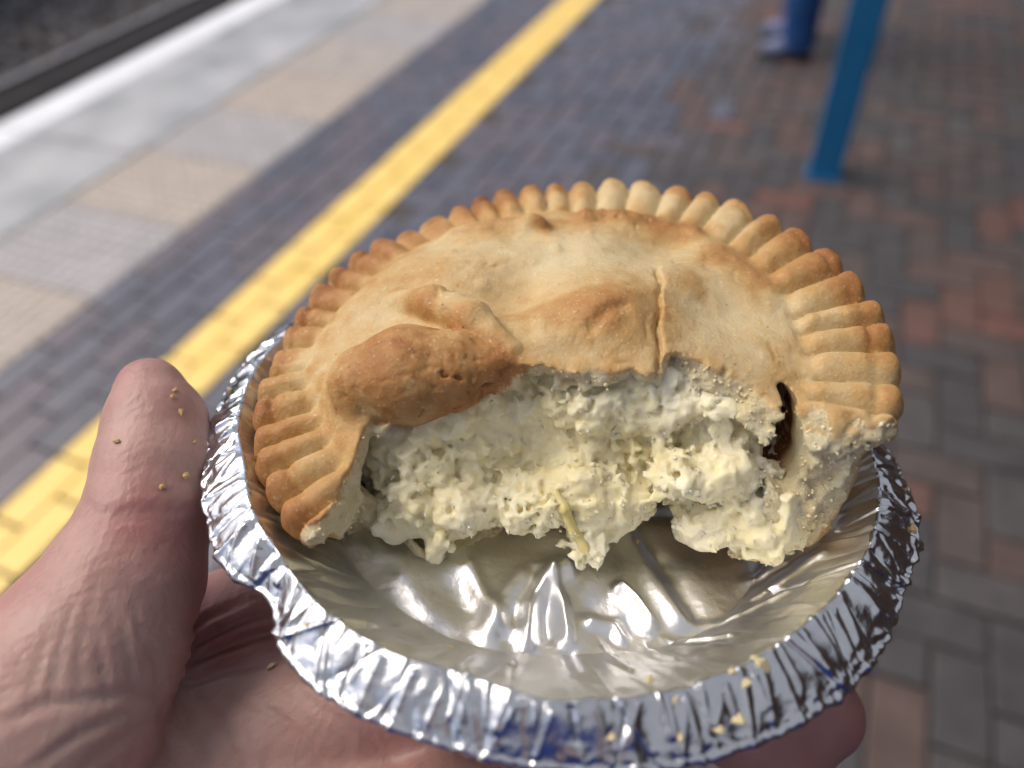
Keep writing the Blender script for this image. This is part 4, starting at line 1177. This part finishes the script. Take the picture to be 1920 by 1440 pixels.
for (px_, py_), r_ in zip(((1042, 922), (1058, 955), (1076, 990), (1096, 1022), (1108, 1048)), (.5, .8, 1.05, .8, .4)):
    h_ = bv_fill.ray_cast(Vector(CAM_POS), Vector(L2W @ ray(px_, py_)).normalized())
    if h_[0] is not None:
        p_ = np.array(PI_inv @ h_[0]) * 1000
        if not pts_ or np.linalg.norm(p_ - pts_[-1][0]) < 7: pts_.append((p_, r_))
if len(pts_) > 1: sdf_part('onion_strip', pts_, onion_mat('yellow_onion', (.66, .55, .19), (.75, .66, .33), .4), pie, .35, 1.0, .35, 1.8)
def drop(bv, px, py, size, pale, lab, grp):
    d = L2W @ ray(px, py); hit = bv.ray_cast(Vector(CAM_POS), Vector(d).normalized())
    if hit[0] is None: return
    o = bpy.data.objects.new('pastry_crumb', c_me[rc.integers(0, 5)][1 if pale else 0]); COL.objects.link(o)
    o.location = hit[0] + hit[1] * size * .35
    o.rotation_euler = hit[1].to_track_quat('Z', 'Y').to_euler(); o.scale = (size, size, size)
    tag(o, lab, 'crumb', grp)
CR_T = [(338, 774, .0011, 'largest golden crumb in the middle of the thumb pad'), (322, 745, .0007, 'small golden crumb left of the upper pair on the thumb tip'), (328, 733, .0006, 'topmost golden crumb on the thumb tip'),
        (220, 829, .0009, 'lone golden crumb on the left side of the thumb'), (346, 893, .0010, 'flaky golden crumb low on the thumb beside the foil rim'), (302, 914, .0008, 'lowest golden crumb on the thumb, just above the joint crease'),
        (365, 830, .0005, 'speck of crumb on the thumb edge nearest the foil rim')]
for px_, py_, s_, lab in CR_T: drop(bv_hand, px_, py_, s_ * .8, False, lab, 'crumbs on the thumb')
drop(bv_hand, 510, 1252, .0010, True, 'pale crumb on the palm below the left front of the tray', 'crumbs on the palm')
CR_R = [(1712, 995, .0012, False, 'golden crumb on the right edge of the foil rim'), (1700, 917, .0008, False, 'upper brown crumb on the right edge of the foil rim, below the pie'), (430, 733, .0010, False, 'golden crumb on the left foil rim beside the thumb tip'),
        (576, 1172, .0007, False, 'tiny brown crumb on the dented left front of the foil rim'), (845, 1212, .0012, False, 'golden crumb on the tray floor at the front left corner'), (1195, 1015, .0009, False, 'dark crumb on the tray floor under the broken filling'),
        (1424, 1246, .0016, True, 'large pale flake near the top of the front right foil rim'), (1402, 1282, .0014, True, 'pale flake below the large one on the front right foil rim'), (1375, 1262, .0010, True, 'small pale flake left of the large one on the front right rim'),
        (1220, 1275, .0013, True, 'pale flake on the crest of the front foil rim'), (1265, 1315, .0012, True, 'pale flake halfway down the front foil rim'), (1148, 1385, .0014, True, 'pale flake on the lower front foil rim, leftmost of the row'),
        (1388, 1355, .0017, True, 'biggest pale flake stuck to the bottom edge of the front right rim'), (1350, 1372, .0014, True, 'pale flake just left of the biggest one on the bottom rim edge'), (1276, 1388, .0010, True, 'small brownish flake on the bottom rim edge, between two pale flakes')]
for px_, py_, s_, pale, lab in CR_R: drop(bv_rim, px_, py_, s_, pale, lab, 'crumbs on the tray')
